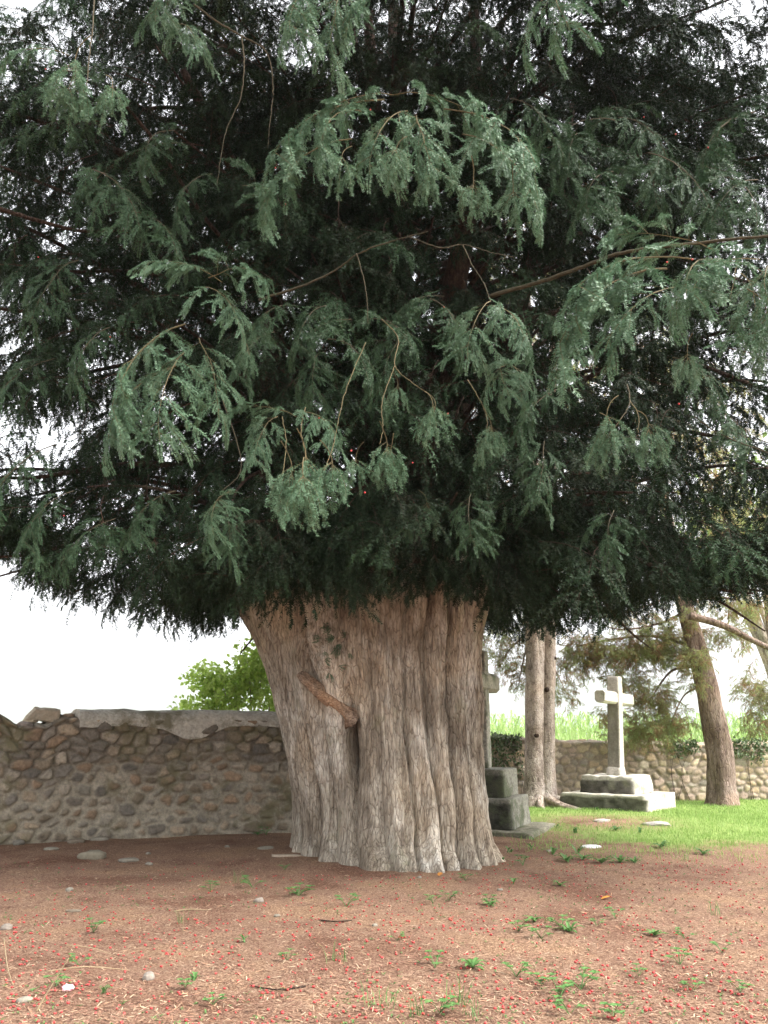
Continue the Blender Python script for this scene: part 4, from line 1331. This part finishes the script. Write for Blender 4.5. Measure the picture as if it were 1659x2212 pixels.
# ------------------------------------------------------------------ maize beyond the back wall
g = Geo()
for row in range(16):
    yy = 24.6 + row * .95
    for k in range(46):
        x = -3 + k * .42 + kr.normal(0, .08)
        y = yy + kr.normal(0, .08); h = kr.uniform(1.65, 2.25) * (1 + row * .012)
        if abs(x - eb[0]) < .6 and abs(y - eb[1]) < .8: continue
        g.tube(np.array([(x, y, 0), (x + .02, y, h * .6), (x + kr.normal(0, .05), y, h)]), [.014, .011, .005], 4)
        for m in range(8):
            z = h * (.2 + .78 * m / 8); a = m * math.pi + kr.normal(0, .5) + k
            L = kr.uniform(.45, .75); w = .035
            ca, sa = math.cos(a), math.sin(a)
            f = np.array([0, .3, .65, 1.0]); rise = np.array([0, .24, .26, .02]) * L / .6
            cl = np.stack([x + ca * f * L * .8, y + sa * f * L * .8, z + rise], -1)
            wd = np.array([.6, 1, .8, .05])[:, None] * w * np.array([[-sa, ca, 0.0]])
            v = np.vstack([cl - wd, cl + wd])
            g.add(v, [(0, 1, 5, 4), (1, 2, 6, 5), (2, 3, 7, 6)])
tag(link('maize_field', g.mesh('maize_field', [M_CORN])), 'rows of tall green maize growing beyond the back wall', 'crop', kind='stuff')

# ivy spilling down the back wall beside the left cross
def ivy(u0, u1, n, label, seed, drop):
    rg = np.random.default_rng(seed)
    x0, x1 = P(u0, 1650, 21)[0], P(u1, 1650, 21)[0]
    xx = rg.uniform(x0, x1, n)
    yy = np.interp(xx, bx, by); hh = np.interp(xx, bx, bH)
    zz = hh + .08 - drop * rg.random(n) ** 1.5 * (0.4 + .9 * fbm(xx * 2.5, xx * 0, seed))
    pts = np.stack([xx, yy - .06 - rg.random(n) * .12, zz], -1)
    top = rg.random(n) < .3
    pts[top, 1] += rg.uniform(0, .45, top.sum()); pts[top, 2] = hh[top] + rg.uniform(0, .12, top.sum())
    c = np.array([(x0 + x1) / 2, float(np.interp((x0 + x1) / 2, bx, by)) - .1, 0])
    v, q = leaf_cloud(pts, (0, -1, .2), .085, rg)
    r = empty('ivy', c); tag(r, label, 'plant')
    link('leaves', np_mesh('ivy_leaves', v - c, quads=q, mats=[M_IVY]), r)
    g = Geo()
    for k in range(4):
        x = rg.uniform(x0, x1); y = float(np.interp(x, bx, by)); h = float(np.interp(x, bx, bH))
        g.tube(spline([(x, y - .05, .02), (x + rg.normal(0, .1), y - .06, h * .5), (x + rg.normal(0, .15), y - .06, h)], 10), np.linspace(.007, .003, 10), 5)
    link('stems', g.mesh('ivy_stems', [M_LIMB], True, c), r)


ivy(1040, 1132, 900, 'dark ivy spilling over the back wall between left cross and twin trunk', 5, 1.0)
ivy(1470, 1535, 330, 'thin ivy on the back wall just left of the leaning trunk', 6, .45)
ivy(1595, 1700, 520, 'grey green creeper along the wall top right of the leaning trunk', 8, .5)

def leaf_strip(base, az, L, w, rise, droop, n=5):
    f = np.linspace(0, 1, n)
    ca, sa = math.cos(az), math.sin(az)
    cl = np.stack([base[0] + ca * f * L, base[1] + sa * f * L, base[2] + rise * np.sin(f * math.pi * .6) - droop * f ** 2], -1)
    wd = (np.sin(np.clip(f * .93 + .07, 0, 1) * math.pi) ** .7 * w)[:, None] * np.array([[-sa, ca, 0.0]])
    v = np.vstack([cl - wd, cl, cl + wd]); v[n:2 * n, 2] -= w * .25
    q = [(k, k + 1, n + k + 1, n + k) for k in range(n - 1)] + [(n + k, n + k + 1, 2 * n + k + 1, 2 * n + k) for k in range(n - 1)]
    return v, q


# ------------------------------------------------------------------ grass, litter
def blades(xy, h, w, rg):
    n = len(xy)
    z = gz(xy[:, 0], xy[:, 1])
    a = rg.uniform(0, 6.28, n); lean = rg.normal(0, .35, (n, 2)) * h[:, None]
    s = np.stack([np.cos(a), np.sin(a), 0 * a], -1) * w
    b = np.stack([xy[:, 0], xy[:, 1], z - .005], -1)
    m = b + np.stack([lean[:, 0] * .4, lean[:, 1] * .4, h * .6], -1)
    t = b + np.stack([lean[:, 0], lean[:, 1], h], -1)
    v = np.stack([b - s, b + s, m + s * .7, m - s * .7, t], 1).reshape(-1, 3)
    o = np.arange(n)[:, None] * 5
    return v, o + np.array([[0, 1, 2, 3]]), o + np.array([[3, 2, 4]])


gr = np.random.default_rng(31)
xy = np.stack([gr.uniform(1.4, 12.5, 150000), 10.8 + 11.6 * gr.random(150000) ** 1.2], -1)
mk = grass_mask(xy[:, 0], xy[:, 1])
keep = gr.random(len(xy)) < np.clip(mk ** 1.6 * 1.1 - .03, 0.0, 1) * (0.35 + .9 * fbm(xy[:, 0] * 1.3, xy[:, 1] * 1.3, 44))
xy = xy[keep]
v, q, t = blades(xy, gr.uniform(.025, .07, len(xy)) * (0.7 + .8 * fbm(xy[:, 0] * .9, xy[:, 1] * .9, 45)), .0042, gr)
tag(link('lawn_grass', np_mesh('lawn_grass', v, t, q, [M_GRASS])), 'short bright grass on the churchyard floor around the pale cross', 'grass', kind='stuff')

# fallen needles and bits on the bare earth
n = 42000
r_ = 5.0 + 9.5 * gr.random(n) ** 1.4
xy = np.stack([gr.uniform(-.52, .52, n) * r_ * 1.02, r_], -1)
kp = grass_mask(xy[:, 0], xy[:, 1]) < .6
xy = xy[kp]; n = len(xy)
a = gr.uniform(0, 6.28, n); L = gr.uniform(.010, .030, n); w = gr.uniform(.0012, .0032, n)
d = np.stack([np.cos(a), np.sin(a), gr.normal(0, .18, n)], -1) * L[:, None]
s = np.stack([-np.sin(a), np.cos(a), gr.normal(0, .2, n)], -1) * w[:, None]
p = np.stack([xy[:, 0], xy[:, 1], gz(xy[:, 0], xy[:, 1]) + .006], -1)
v = np.stack([p - d - s, p + d - s, p + d + s, p - d + s], 1).reshape(-1, 3)
pal = np.array([(0.32, .18, .11), (.22, .12, .075), (.36, .23, .15), (.13, .07, .05), (.42, .31, .21), (.28, .14, .10), (.17, .09, .06)])
c = np.repeat(pal[gr.integers(0, len(pal), n)] * gr.uniform(.7, 1.3, (n, 1)), 4, 0)
tag(link('needle_litter', np_mesh('needle_litter', v, quads=np.arange(4 * n).reshape(-1, 4), mats=[M_LITTER], col=c)), 'rust brown fallen needles and bark bits strewn under the yew', 'litter', kind='stuff')

n = 2600
r_ = 5.0 + 6.5 * gr.random(n) ** 1.3
xy = np.stack([gr.uniform(-.5, .5, n) * r_, r_], -1)
xy = xy[gr.random(n) < np.clip(2.4 * (fbm(xy[:, 0] * .9 + 5, xy[:, 1] * .9, 73) - .42) + .25 * smooth(xy[:, 0], -1, 2), 0, 1)]
gseed = Geo()
for x, y in xy:
    z = float(gz(x, y))
    for k in range(int(gr.integers(2, 4))):
        v, q = leaf_strip((x, y, z + .003), gr.uniform(0, 6.28), gr.uniform(.012, .03), gr.uniform(.003, .007), gr.uniform(.006, .02), .004, 3)
        gseed.add(v, q)
tag(link('seedlings', gseed.mesh('seedlings', [M_WEED])), 'thin scatter of tiny green seedlings over the brown litter', 'seedlings', kind='stuff')

# ------------------------------------------------------------------ red berries on the ground
nb = 4600
dist = np.where(gr.random(nb) < .62, gr.uniform(5.0, 8.2, nb), gr.uniform(8.0, 11.6, nb))
xy = np.stack([gr.uniform(-.50, .50, nb) * dist, dist], -1)
wgt = np.clip(0.25 + 1.6 * (fbm(xy[:, 0] * 1.4, xy[:, 1] * 1.4, 71) - .35) + .5 * smooth(xy[:, 0], 0, 3) * smooth(xy[:, 1], 8.5, 10), 0, 1)
wgt *= 1 - .75 * smooth(xy[:, 0], -1, -3.5) * smooth(xy[:, 1], 8, 10)
xy = xy[gr.random(nb) < wgt]
inside = ((xy[:, 0] - TX) / 1.7) ** 2 + ((xy[:, 1] - TY) / 1.75) ** 2 < 1
xy = xy[~inside]
xy = xy[np.argsort(xy[:, 1])]
BV = IV.copy(); BV[:, 2] *= .85; BV[BV[:, 2] > .6, 2] *= .55
berry_me = np_mesh('fallen_berry', BV, tris=IF, mats=[M_BERRY], smooth=True)
rest = Geo()
for k, (x, y) in enumerate(xy):
    r = gr.uniform(.005, .0125); z = float(gz(x, y)) + r * .7
    if k < 290:
        o = link('fallen_berry', berry_me, None, (x, y, z)); o.scale = (r, r, r); o.rotation_euler = tuple(gr.uniform(-.8, .8, 3))
        tag(o, 'single small red berry lying on the brown litter in the foreground', 'berry', 'red berries strewn over the foreground')
    else:
        rest.add(np.array([x, y, z]) + BV * r, t=IF)
tag(link('berry_scatter', rest.mesh('berry_scatter', [M_BERRY], True)), 'scatter of tiny red berries on the earth nearer the trunk', 'berries', kind='stuff')

# ------------------------------------------------------------------ loose stones
def chunk(sx, sy, sz, seed, col):
    w, f, c = rough_block(sx * 2, sy * 2, sz * 2, seed, col, 8, .03, .025, .8, .12)
    g = Geo(); w[:, 2] -= sz; w[:, 0] += .35 * w[:, 2]
    g.add(w, f, col=c)
    return g.mesh('chunk', [M_ROCK], False)


def rock(sx, sy, sz, seed, col, sub=3):
    v, f = ico(sub)
    n = fbm(v[:, 0] * 1.6 + seed * 3.1, v[:, 1] * 1.6 + v[:, 2] * 1.3 + seed, seed) - .5
    v = v * (1 + n * .9)[:, None]
    v = np.sign(v) * np.abs(v) ** .85 * np.array([sx, sy, sz])
    return np_mesh('rock', v, tris=f, mats=[M_ROCK], smooth=True, col=np.broadcast_to(np.asarray(col), v.shape))


PALE, TAN, GREY = (.22, .195, .155), (.19, .155, .115), (.16, .145, .12)
stones = [
    (278, 1860, .14, .08, .035, PALE, 'flat pale stone lying alone on the litter in front of the left wall', .3),
    (200, 1853, .18, .13, .07, (.21, .185, .135), 'largest buff boulder on the litter near the foot of the left wall', .1),
    (165, 1822, .13, .08, .05, TAN, 'tan stone fallen against the left wall foot', .8),
    (110, 1838, .10, .06, .03, PALE, 'small flat pale slab near the lower left wall', 0),
    (85, 1815, .12, .08, .06, GREY, 'grey rubble stone at the wall foot by the left edge', .4),
    (40, 1828, .09, .06, .05, GREY, 'small grey stone nearest the left edge under the wall', .9),
    (215, 1818, .12, .06, .04, PALE, 'long pale chip touching the left wall base', .2),
    (322, 1866, .05, .035, .025, PALE, 'small white stone right of the flat pale stone', .2),
    (320, 1848, .035, .03, .02, PALE, 'tiny white pebble behind the small white stone', .6),
    (150, 1925, .045, .03, .03, PALE, 'white pebble on the litter below the buff boulder', 1.2),
    (160, 1968, .075, .03, .015, TAN, 'thin tan stone sliver low on the left litter', .1),
    (575, 1838, .12, .06, .025, PALE, 'broken white slab left of the yew trunk foot', .3),
    (620, 1855, .20, .07, .02, (.36, .29, .22), 'long flat buff stone beside the yew trunk foot', .05),
    (560, 1948, .05, .035, .03, (.24, .205, .17), 'pinkish white stone in the open litter left of centre', .5),
    (490, 1835, .035, .03, .02, PALE, 'small pale chip on the litter left of the broken slab', .5),
    (1277, 1834, .13, .07, .03, (.72, .71, .70), 'bright white stone lying on the grass right of the yew', .1),
    (1418, 1784, .24, .12, .05, (.36, .33, .30), 'flat grey stone set in the grass before the pale cross', -.1),
    (1300, 1775, .16, .08, .04, (.42, .38, .33), 'half buried pinkish stone left of the flat grey stone', .2),
    (14, 2010, .05, .04, .03, (.24, .205, .17), 'pale pebble at the left edge of the foreground', .2),
    (598, 1842 + 135, .03, .02, .015, PALE, 'little white pebble in the middle left litter', .6),
    (1186, 1844, .05, .03, .02, PALE, 'small pale chip at the grass edge right of the trunk', .6),
    (810, 2006, .025, .02, .015, PALE, 'tiny white pebble near the picture centre below the trunk', .6),
    (905, 1905, .03, .022, .018, PALE, 'small white pebble just in front of the trunk foot', .6),
    (320, 2122, .04, .035, .03, (.24, .205, .17), 'round grey pebble low in the left foreground', .6),
    (50, 2165, .05, .03, .02, PALE, 'flat white chip in the bottom left corner', .3),
    (1080, 1930, .035, .02, .015, PALE, 'white chip on the litter right of the trunk foot', .2),
]
for k, (u, v_, a, b, c, col, lab, rz) in enumerate(stones):
    p = on_ground(u, v_)
    o = link('stone', rock(a, b, c, k + 1, col), None, (p[0], p[1], p[2] + c * .35)); o.rotation_euler = (0, 0, rz)
    tag(o, lab, 'stone', 'loose stones on the ground')
# stones lying on the broken left end of the wall
for k, (u, v_, d, a, b, c, col, lab) in enumerate([
    (97, 1543, 13.6, .24, .18, .10, (.36, .30, .22), 'pale broken block at the ragged end of the coping'),
    (68, 1553, 13.45, .10, .09, .05, (.45, .38, .27), 'small tan stone jutting out under the broken coping end'),
    (55, 1568, 13.3, .12, .12, .07, (.24, .20, .17), 'rounded brown stone on the low broken stretch of wall top')]):
    p = P(u, v_, d)
    o = link('stone', (rock if k == 2 else chunk)(a, b, c, 60 + k, col), None, p); o.rotation_euler = (.1, .12 - .1 * k, .5 + k)
    tag(o, lab, 'stone', 'stones on top of the left wall')

# ------------------------------------------------------------------ weeds, tufts, stalks
def weed_mesh(kind, seed):
    rg = np.random.default_rng(seed); g = Geo()
    if kind == 'rosette':
        for k in range(9):
            v, q = leaf_strip((0, 0, .005), k * .72 + rg.normal(0, .15), rg.uniform(.08, .15), .018, rg.uniform(.03, .08), .02); g.add(v, q)
    elif kind == 'sprig':
        for s in range(5):
            a = rg.uniform(0, 6.28); e = np.array([math.cos(a) * .06, math.sin(a) * .06, rg.uniform(.03, .07)])
            g.tube(np.array([(0, 0, 0), e * .5 + np.array([0, 0, .01]), e]), .0018, 3)
            for k in range(4):
                v, q = leaf_strip(e, k * 1.6 + a, rg.uniform(.022, .036), .011, .008, .004, 4); g.add(v, q)
    elif kind == 'tuft':
        for k in range(16):
            a = rg.uniform(0, 6.28); h = rg.uniform(.04, .15); ln = rg.uniform(.03, .13)
            b = np.array([rg.normal(0, .035), rg.normal(0, .035), 0]); s = np.array([-math.sin(a), math.cos(a), 0]) * .0016
            m = b + np.array([math.cos(a) * ln * .4, math.sin(a) * ln * .4, h * .65]); t = b + np.array([math.cos(a) * ln, math.sin(a) * ln, h])
            g.add(np.array([b - s, b + s, m + s, m - s, t]), [(0, 1, 2, 3)], [(3, 2, 4)])
    else:
        for k in range(5):
            a = rg.uniform(0, 6.28)
            v, q = leaf_strip((rg.normal(0, .02), rg.normal(0, .02), 0), a, rg.uniform(.06, .12), .015, rg.uniform(.04, .11), .02); g.add(v, q)
    return g.mesh(kind, [M_WEED])


WM = {k: [weed_mesh(k, 10 * i + j) for j in range(3)] for i, k in enumerate(('rosette', 'sprig', 'tuft', 'dock'))}
wl_ = {'rosette': 'flat green rosette weed', 'sprig': 'small clover like sprig', 'tuft': 'thin tuft of green grass', 'dock': 'upright broad leaved weed'}
spots = [
    (650, 1832, 'sprig', 1.7), (655, 1836, 'rosette', .9), (575, 1808, 'sprig', 1.8), (556, 1806, 'rosette', .8), (520, 1905, 'tuft', 1.1), (545, 1915, 'sprig', 1.6), (455, 1923, 'sprig', 1.4), (645, 1935, 'sprig', 1.8), (640, 1932, 'rosette', .7), (748, 1962, 'sprig', 1.5), (615, 1880, 'sprig', 1.0),
    (395, 1988, 'tuft', .9), (202, 2010, 'sprig', 1.4), (530, 2030, 'dock', .7), (730, 2080, 'tuft', 1.1), (620, 2075, 'sprig', .9), (420, 2122, 'dock', .6), (400, 2135, 'sprig', .9), (220, 2150, 'dock', .6), (120, 2135, 'sprig', 1.1), (170, 2085, 'sprig', 1.0), (820, 2175, 'tuft', 1.2), (460, 2165, 'sprig', .9),
    (1110, 1915, 'dock', .8), (1210, 1920, 'rosette', .8), (1060, 1960, 'rosette', .8), (1055, 1962, 'sprig', 1.3), (970, 1950, 'sprig', 1.2), (935, 1955, 'sprig', 1.2), (1155, 2000, 'rosette', .8), (1230, 2020, 'rosette', 1.0), (1215, 2015, 'sprig', 1.5), (1120, 2020, 'sprig', 1.3), (1170, 2035, 'sprig', 1.2), (1290, 2008, 'sprig', .9), (1545, 1978, 'tuft', 1.0), (1330, 1990, 'sprig', 1.2),
    (1415, 2025, 'rosette', .8), (1480, 2030, 'sprig', 1.0), (1470, 2088, 'sprig', 1.3), (1020, 2092, 'rosette', 1.0), (940, 2090, 'sprig', 1.3), (1115, 2110, 'sprig', 1.2), (1170, 2130, 'sprig', 1.2), (1255, 2140, 'sprig', 1.5), (1210, 2155, 'sprig', 1.3), (990, 2165, 'tuft', 1.3), (950, 2185, 'sprig', 1.3), (1030, 2195, 'tuft', 1.0), (900, 2190, 'tuft', 1.2), (1325, 2195, 'sprig', 1.2), (1560, 2060, 'sprig', 1.0), (1600, 2150, 'sprig', 1.0), (1230, 2190, 'sprig', 1.2),
    (1100, 1850, 'dock', 1.0), (1085, 1870, 'dock', .8), (1195, 1852, 'dock', 1.2), (1225, 1868, 'rosette', 1.3), (1260, 1862, 'rosette', 1.2), (1300, 1870, 'rosette', 1.4), (1340, 1868, 'rosette', 1.2), (1150, 1840, 'dock', .9), (1245, 1845, 'dock', 1.2), (1370, 1868, 'rosette', 1.0), (1430, 1835, 'rosette', 1.3), (1480, 1862, 'tuft', 1.2), (1240, 1800, 'dock', 1.2), (1380, 1800, 'dock', 1.1), (1155, 1815, 'dock', .9), (1130, 1880, 'sprig', 1.6), (1200, 1790, 'dock', 1.0), (1330, 1795, 'rosette', 1.2), (1520, 1850, 'rosette', 1.2), (1290, 1752, 'dock', .9), (1320, 1756, 'dock', .9), (1350, 1754, 'rosette', 1.2),
    (1005, 1908, 'sprig', 1.2), (858, 2040, 'sprig', .8), (1380, 2110, 'sprig', .9), (1500, 2140, 'sprig', 1.0),
]
for k, (u, v_, kind, s) in enumerate(spots):
    p = on_ground(u, v_)
    o = link('weed' if kind != 'tuft' else 'grass_tuft', WM[kind][k % 3], None, p)
    o.rotation_euler = (0, 0, k * 1.7); o.scale = (s, s, s)
    col_ = 'left' if u < 560 else 'middle' if u < 1080 else 'right'
    if v_ < 1830: where = 'beside the left wall foot' if u < 640 else 'in the grass near the crosses'
    elif v_ < 1890: where = 'at the left foot of the yew trunk' if u < 900 else 'along the grass edge right of the trunk'
    elif v_ < 2050: where = 'on the litter before the trunk, ' + col_ + ' side'
    else: where = 'low in the foreground litter, ' + col_ + ' side'
    tag(o, wl_[kind] + ' ' + where, 'grass' if kind == 'tuft' else 'weed', 'weeds on the bare earth')

# dry stalks and twigs lying about
stalks = [
    ([(78, 2190, .0), (95, 2130, .10), (130, 2060, .28)], .006, 'bent dry stalk rising from the bottom left litter'),
    ([(95, 2130, .08), (180, 2105, .10), (280, 2105, .02)], .004, 'long dry straw lying level at bottom left'),
    ([(140, 2080, .12), (200, 2072, .10), (255, 2068, .02)], .003, 'shorter dry straw above the long one at bottom left'),
    ([(5, 2060, .10), (15, 2100, .03), (28, 2130, .0)], .005, 'pale dry stalk at the left picture edge'),
    ([(375, 1968, .0), (410, 1965, .01), (450, 1964, .0)], .006, 'thin pale twig lying on the middle left litter'),
    ([(490, 2048, .0), (510, 2055, .01), (530, 2068, .0)], .005, 'short bleached twig left of centre in the foreground'),
    ([(395, 2005, .0), (394, 1985, .08), (392, 1962, .17)], .003, 'single upright green stem on the left litter'),
    ([(1005, 2050, .0), (960, 2025, .06), (925, 1990, .15)], .0025, 'thin slanting grass stalk right of centre in the foreground'),
    ([(1110, 2150, .0), (1090, 2110, .07), (1060, 2070, .14)], .0025, 'thin arching straw in the right foreground'),
    ([(790, 2100, .0), (800, 2060, .07), (780, 2030, .13)], .003, 'crooked straw standing below the trunk in the foreground'),
    ([(1240, 2020, .0), (1230, 2000, .06), (1225, 1985, .10)], .003, 'short upright straw among the right weeds'),
    ([(690, 1990, .0), (725, 1998, .012), (760, 1993, .0)], .008, 'dark stick lying on the litter in front of the trunk'),
    ([(660, 2128, .0), (600, 2140, .01), (540, 2128, .0)], .006, 'brown twig lying across the foreground left of centre'),
]
for pl, r, lab in stalks:
    pts = []
    for (u, v_, h) in pl:
        q = _ground(u, v_)
        if h > .05 and pts: q = pts[0] + (np.array([(u - pl[0][0]) / 330, .02, 0]))
        pts.append(np.array([q[0], q[1], float(gz(q[0], q[1])) + h + r * .6]))
    pts = spline(pts, 14); c = pts[0]
    g = Geo(); g.tube(pts, np.linspace(r, r * .5, 14), 6, lump=.1, seed=3)
    tag(link('dry_stalk', g.mesh('dry_stalk', [M_DRY if 'dark' not in lab and 'brown' not in lab else M_LIMB], True, c), None, c), lab, 'stalk')

# crumpled tissue and a fallen orange leaf
def crumple(sx, sy, sz, seed, mat):
    v, f = ico(3)
    n = fbm(v[:, 0] * 3 + seed, v[:, 1] * 3 + v[:, 2] * 2, seed) - .5
    v = v * (1 + n * 1.3)[:, None] * np.array([sx, sy, sz])
    return np_mesh('crumpled', v, tris=f, mats=[mat], smooth=False)


M_PINK = mat_plain('pink_white', (.85, .72, .74), (.75, .12, .18), .6, 22, .3)
M_ORANGE = mat_plain('orange_leaf', (.55, .22, .04), (.40, .16, .03), .6, 30)
p = on_ground(146, 2142)
tag(link('crumpled_paper', crumple(.032, .026, .022, 4, M_PINK), None, p + np.array([0, 0, .015])), 'crumpled white and pink scrap lying in the bottom left litter', 'litter')
p = on_ground(1311, 1948)
v, q = leaf_strip((-.05, 0, .01), .2, .10, .03, .02, .0, 7)
tag(link('fallen_leaf', np_mesh('fallen_leaf', v, quads=q, mats=[M_ORANGE], smooth=True), None, p), 'curled orange leaf fallen on the litter right of the trunk', 'leaf')
p = on_ground(958, 1899)
v, q = leaf_strip((-.05, 0, .01), 1.2, .09, .03, .02, .0, 7)
tag(link('fallen_leaf', np_mesh('fallen_leaf', v, quads=q, mats=[M_ORANGE], smooth=True), None, p), 'reddish orange leaf at the very foot of the yew trunk', 'leaf')

# ------------------------------------------------------------------ hazy air
HAZE = 0.0003
if HAZE > 0:
    bm = bmesh.new(); bmesh.ops.create_cube(bm, size=1.0)
    me = bpy.data.meshes.new('haze'); bm.to_mesh(me); bm.free()
    hz = link('haze', me, None, (0, 350, 179)); hz.scale = (9000, 9000, 362)
    m = bpy.data.materials.new('hazy_air'); m.use_nodes = True
    nn = m.node_tree.nodes; nn.remove(nn['Principled BSDF'])
    pv = nn.new('ShaderNodeVolumePrincipled'); pv.inputs['Color'].default_value = (.95, .97, 1, 1); pv.inputs['Density'].default_value = HAZE
    m.node_tree.links.new(pv.outputs[0], nn['Material Output'].inputs['Volume'])
    me.materials.append(m)
    tag(hz, kind='stuff')
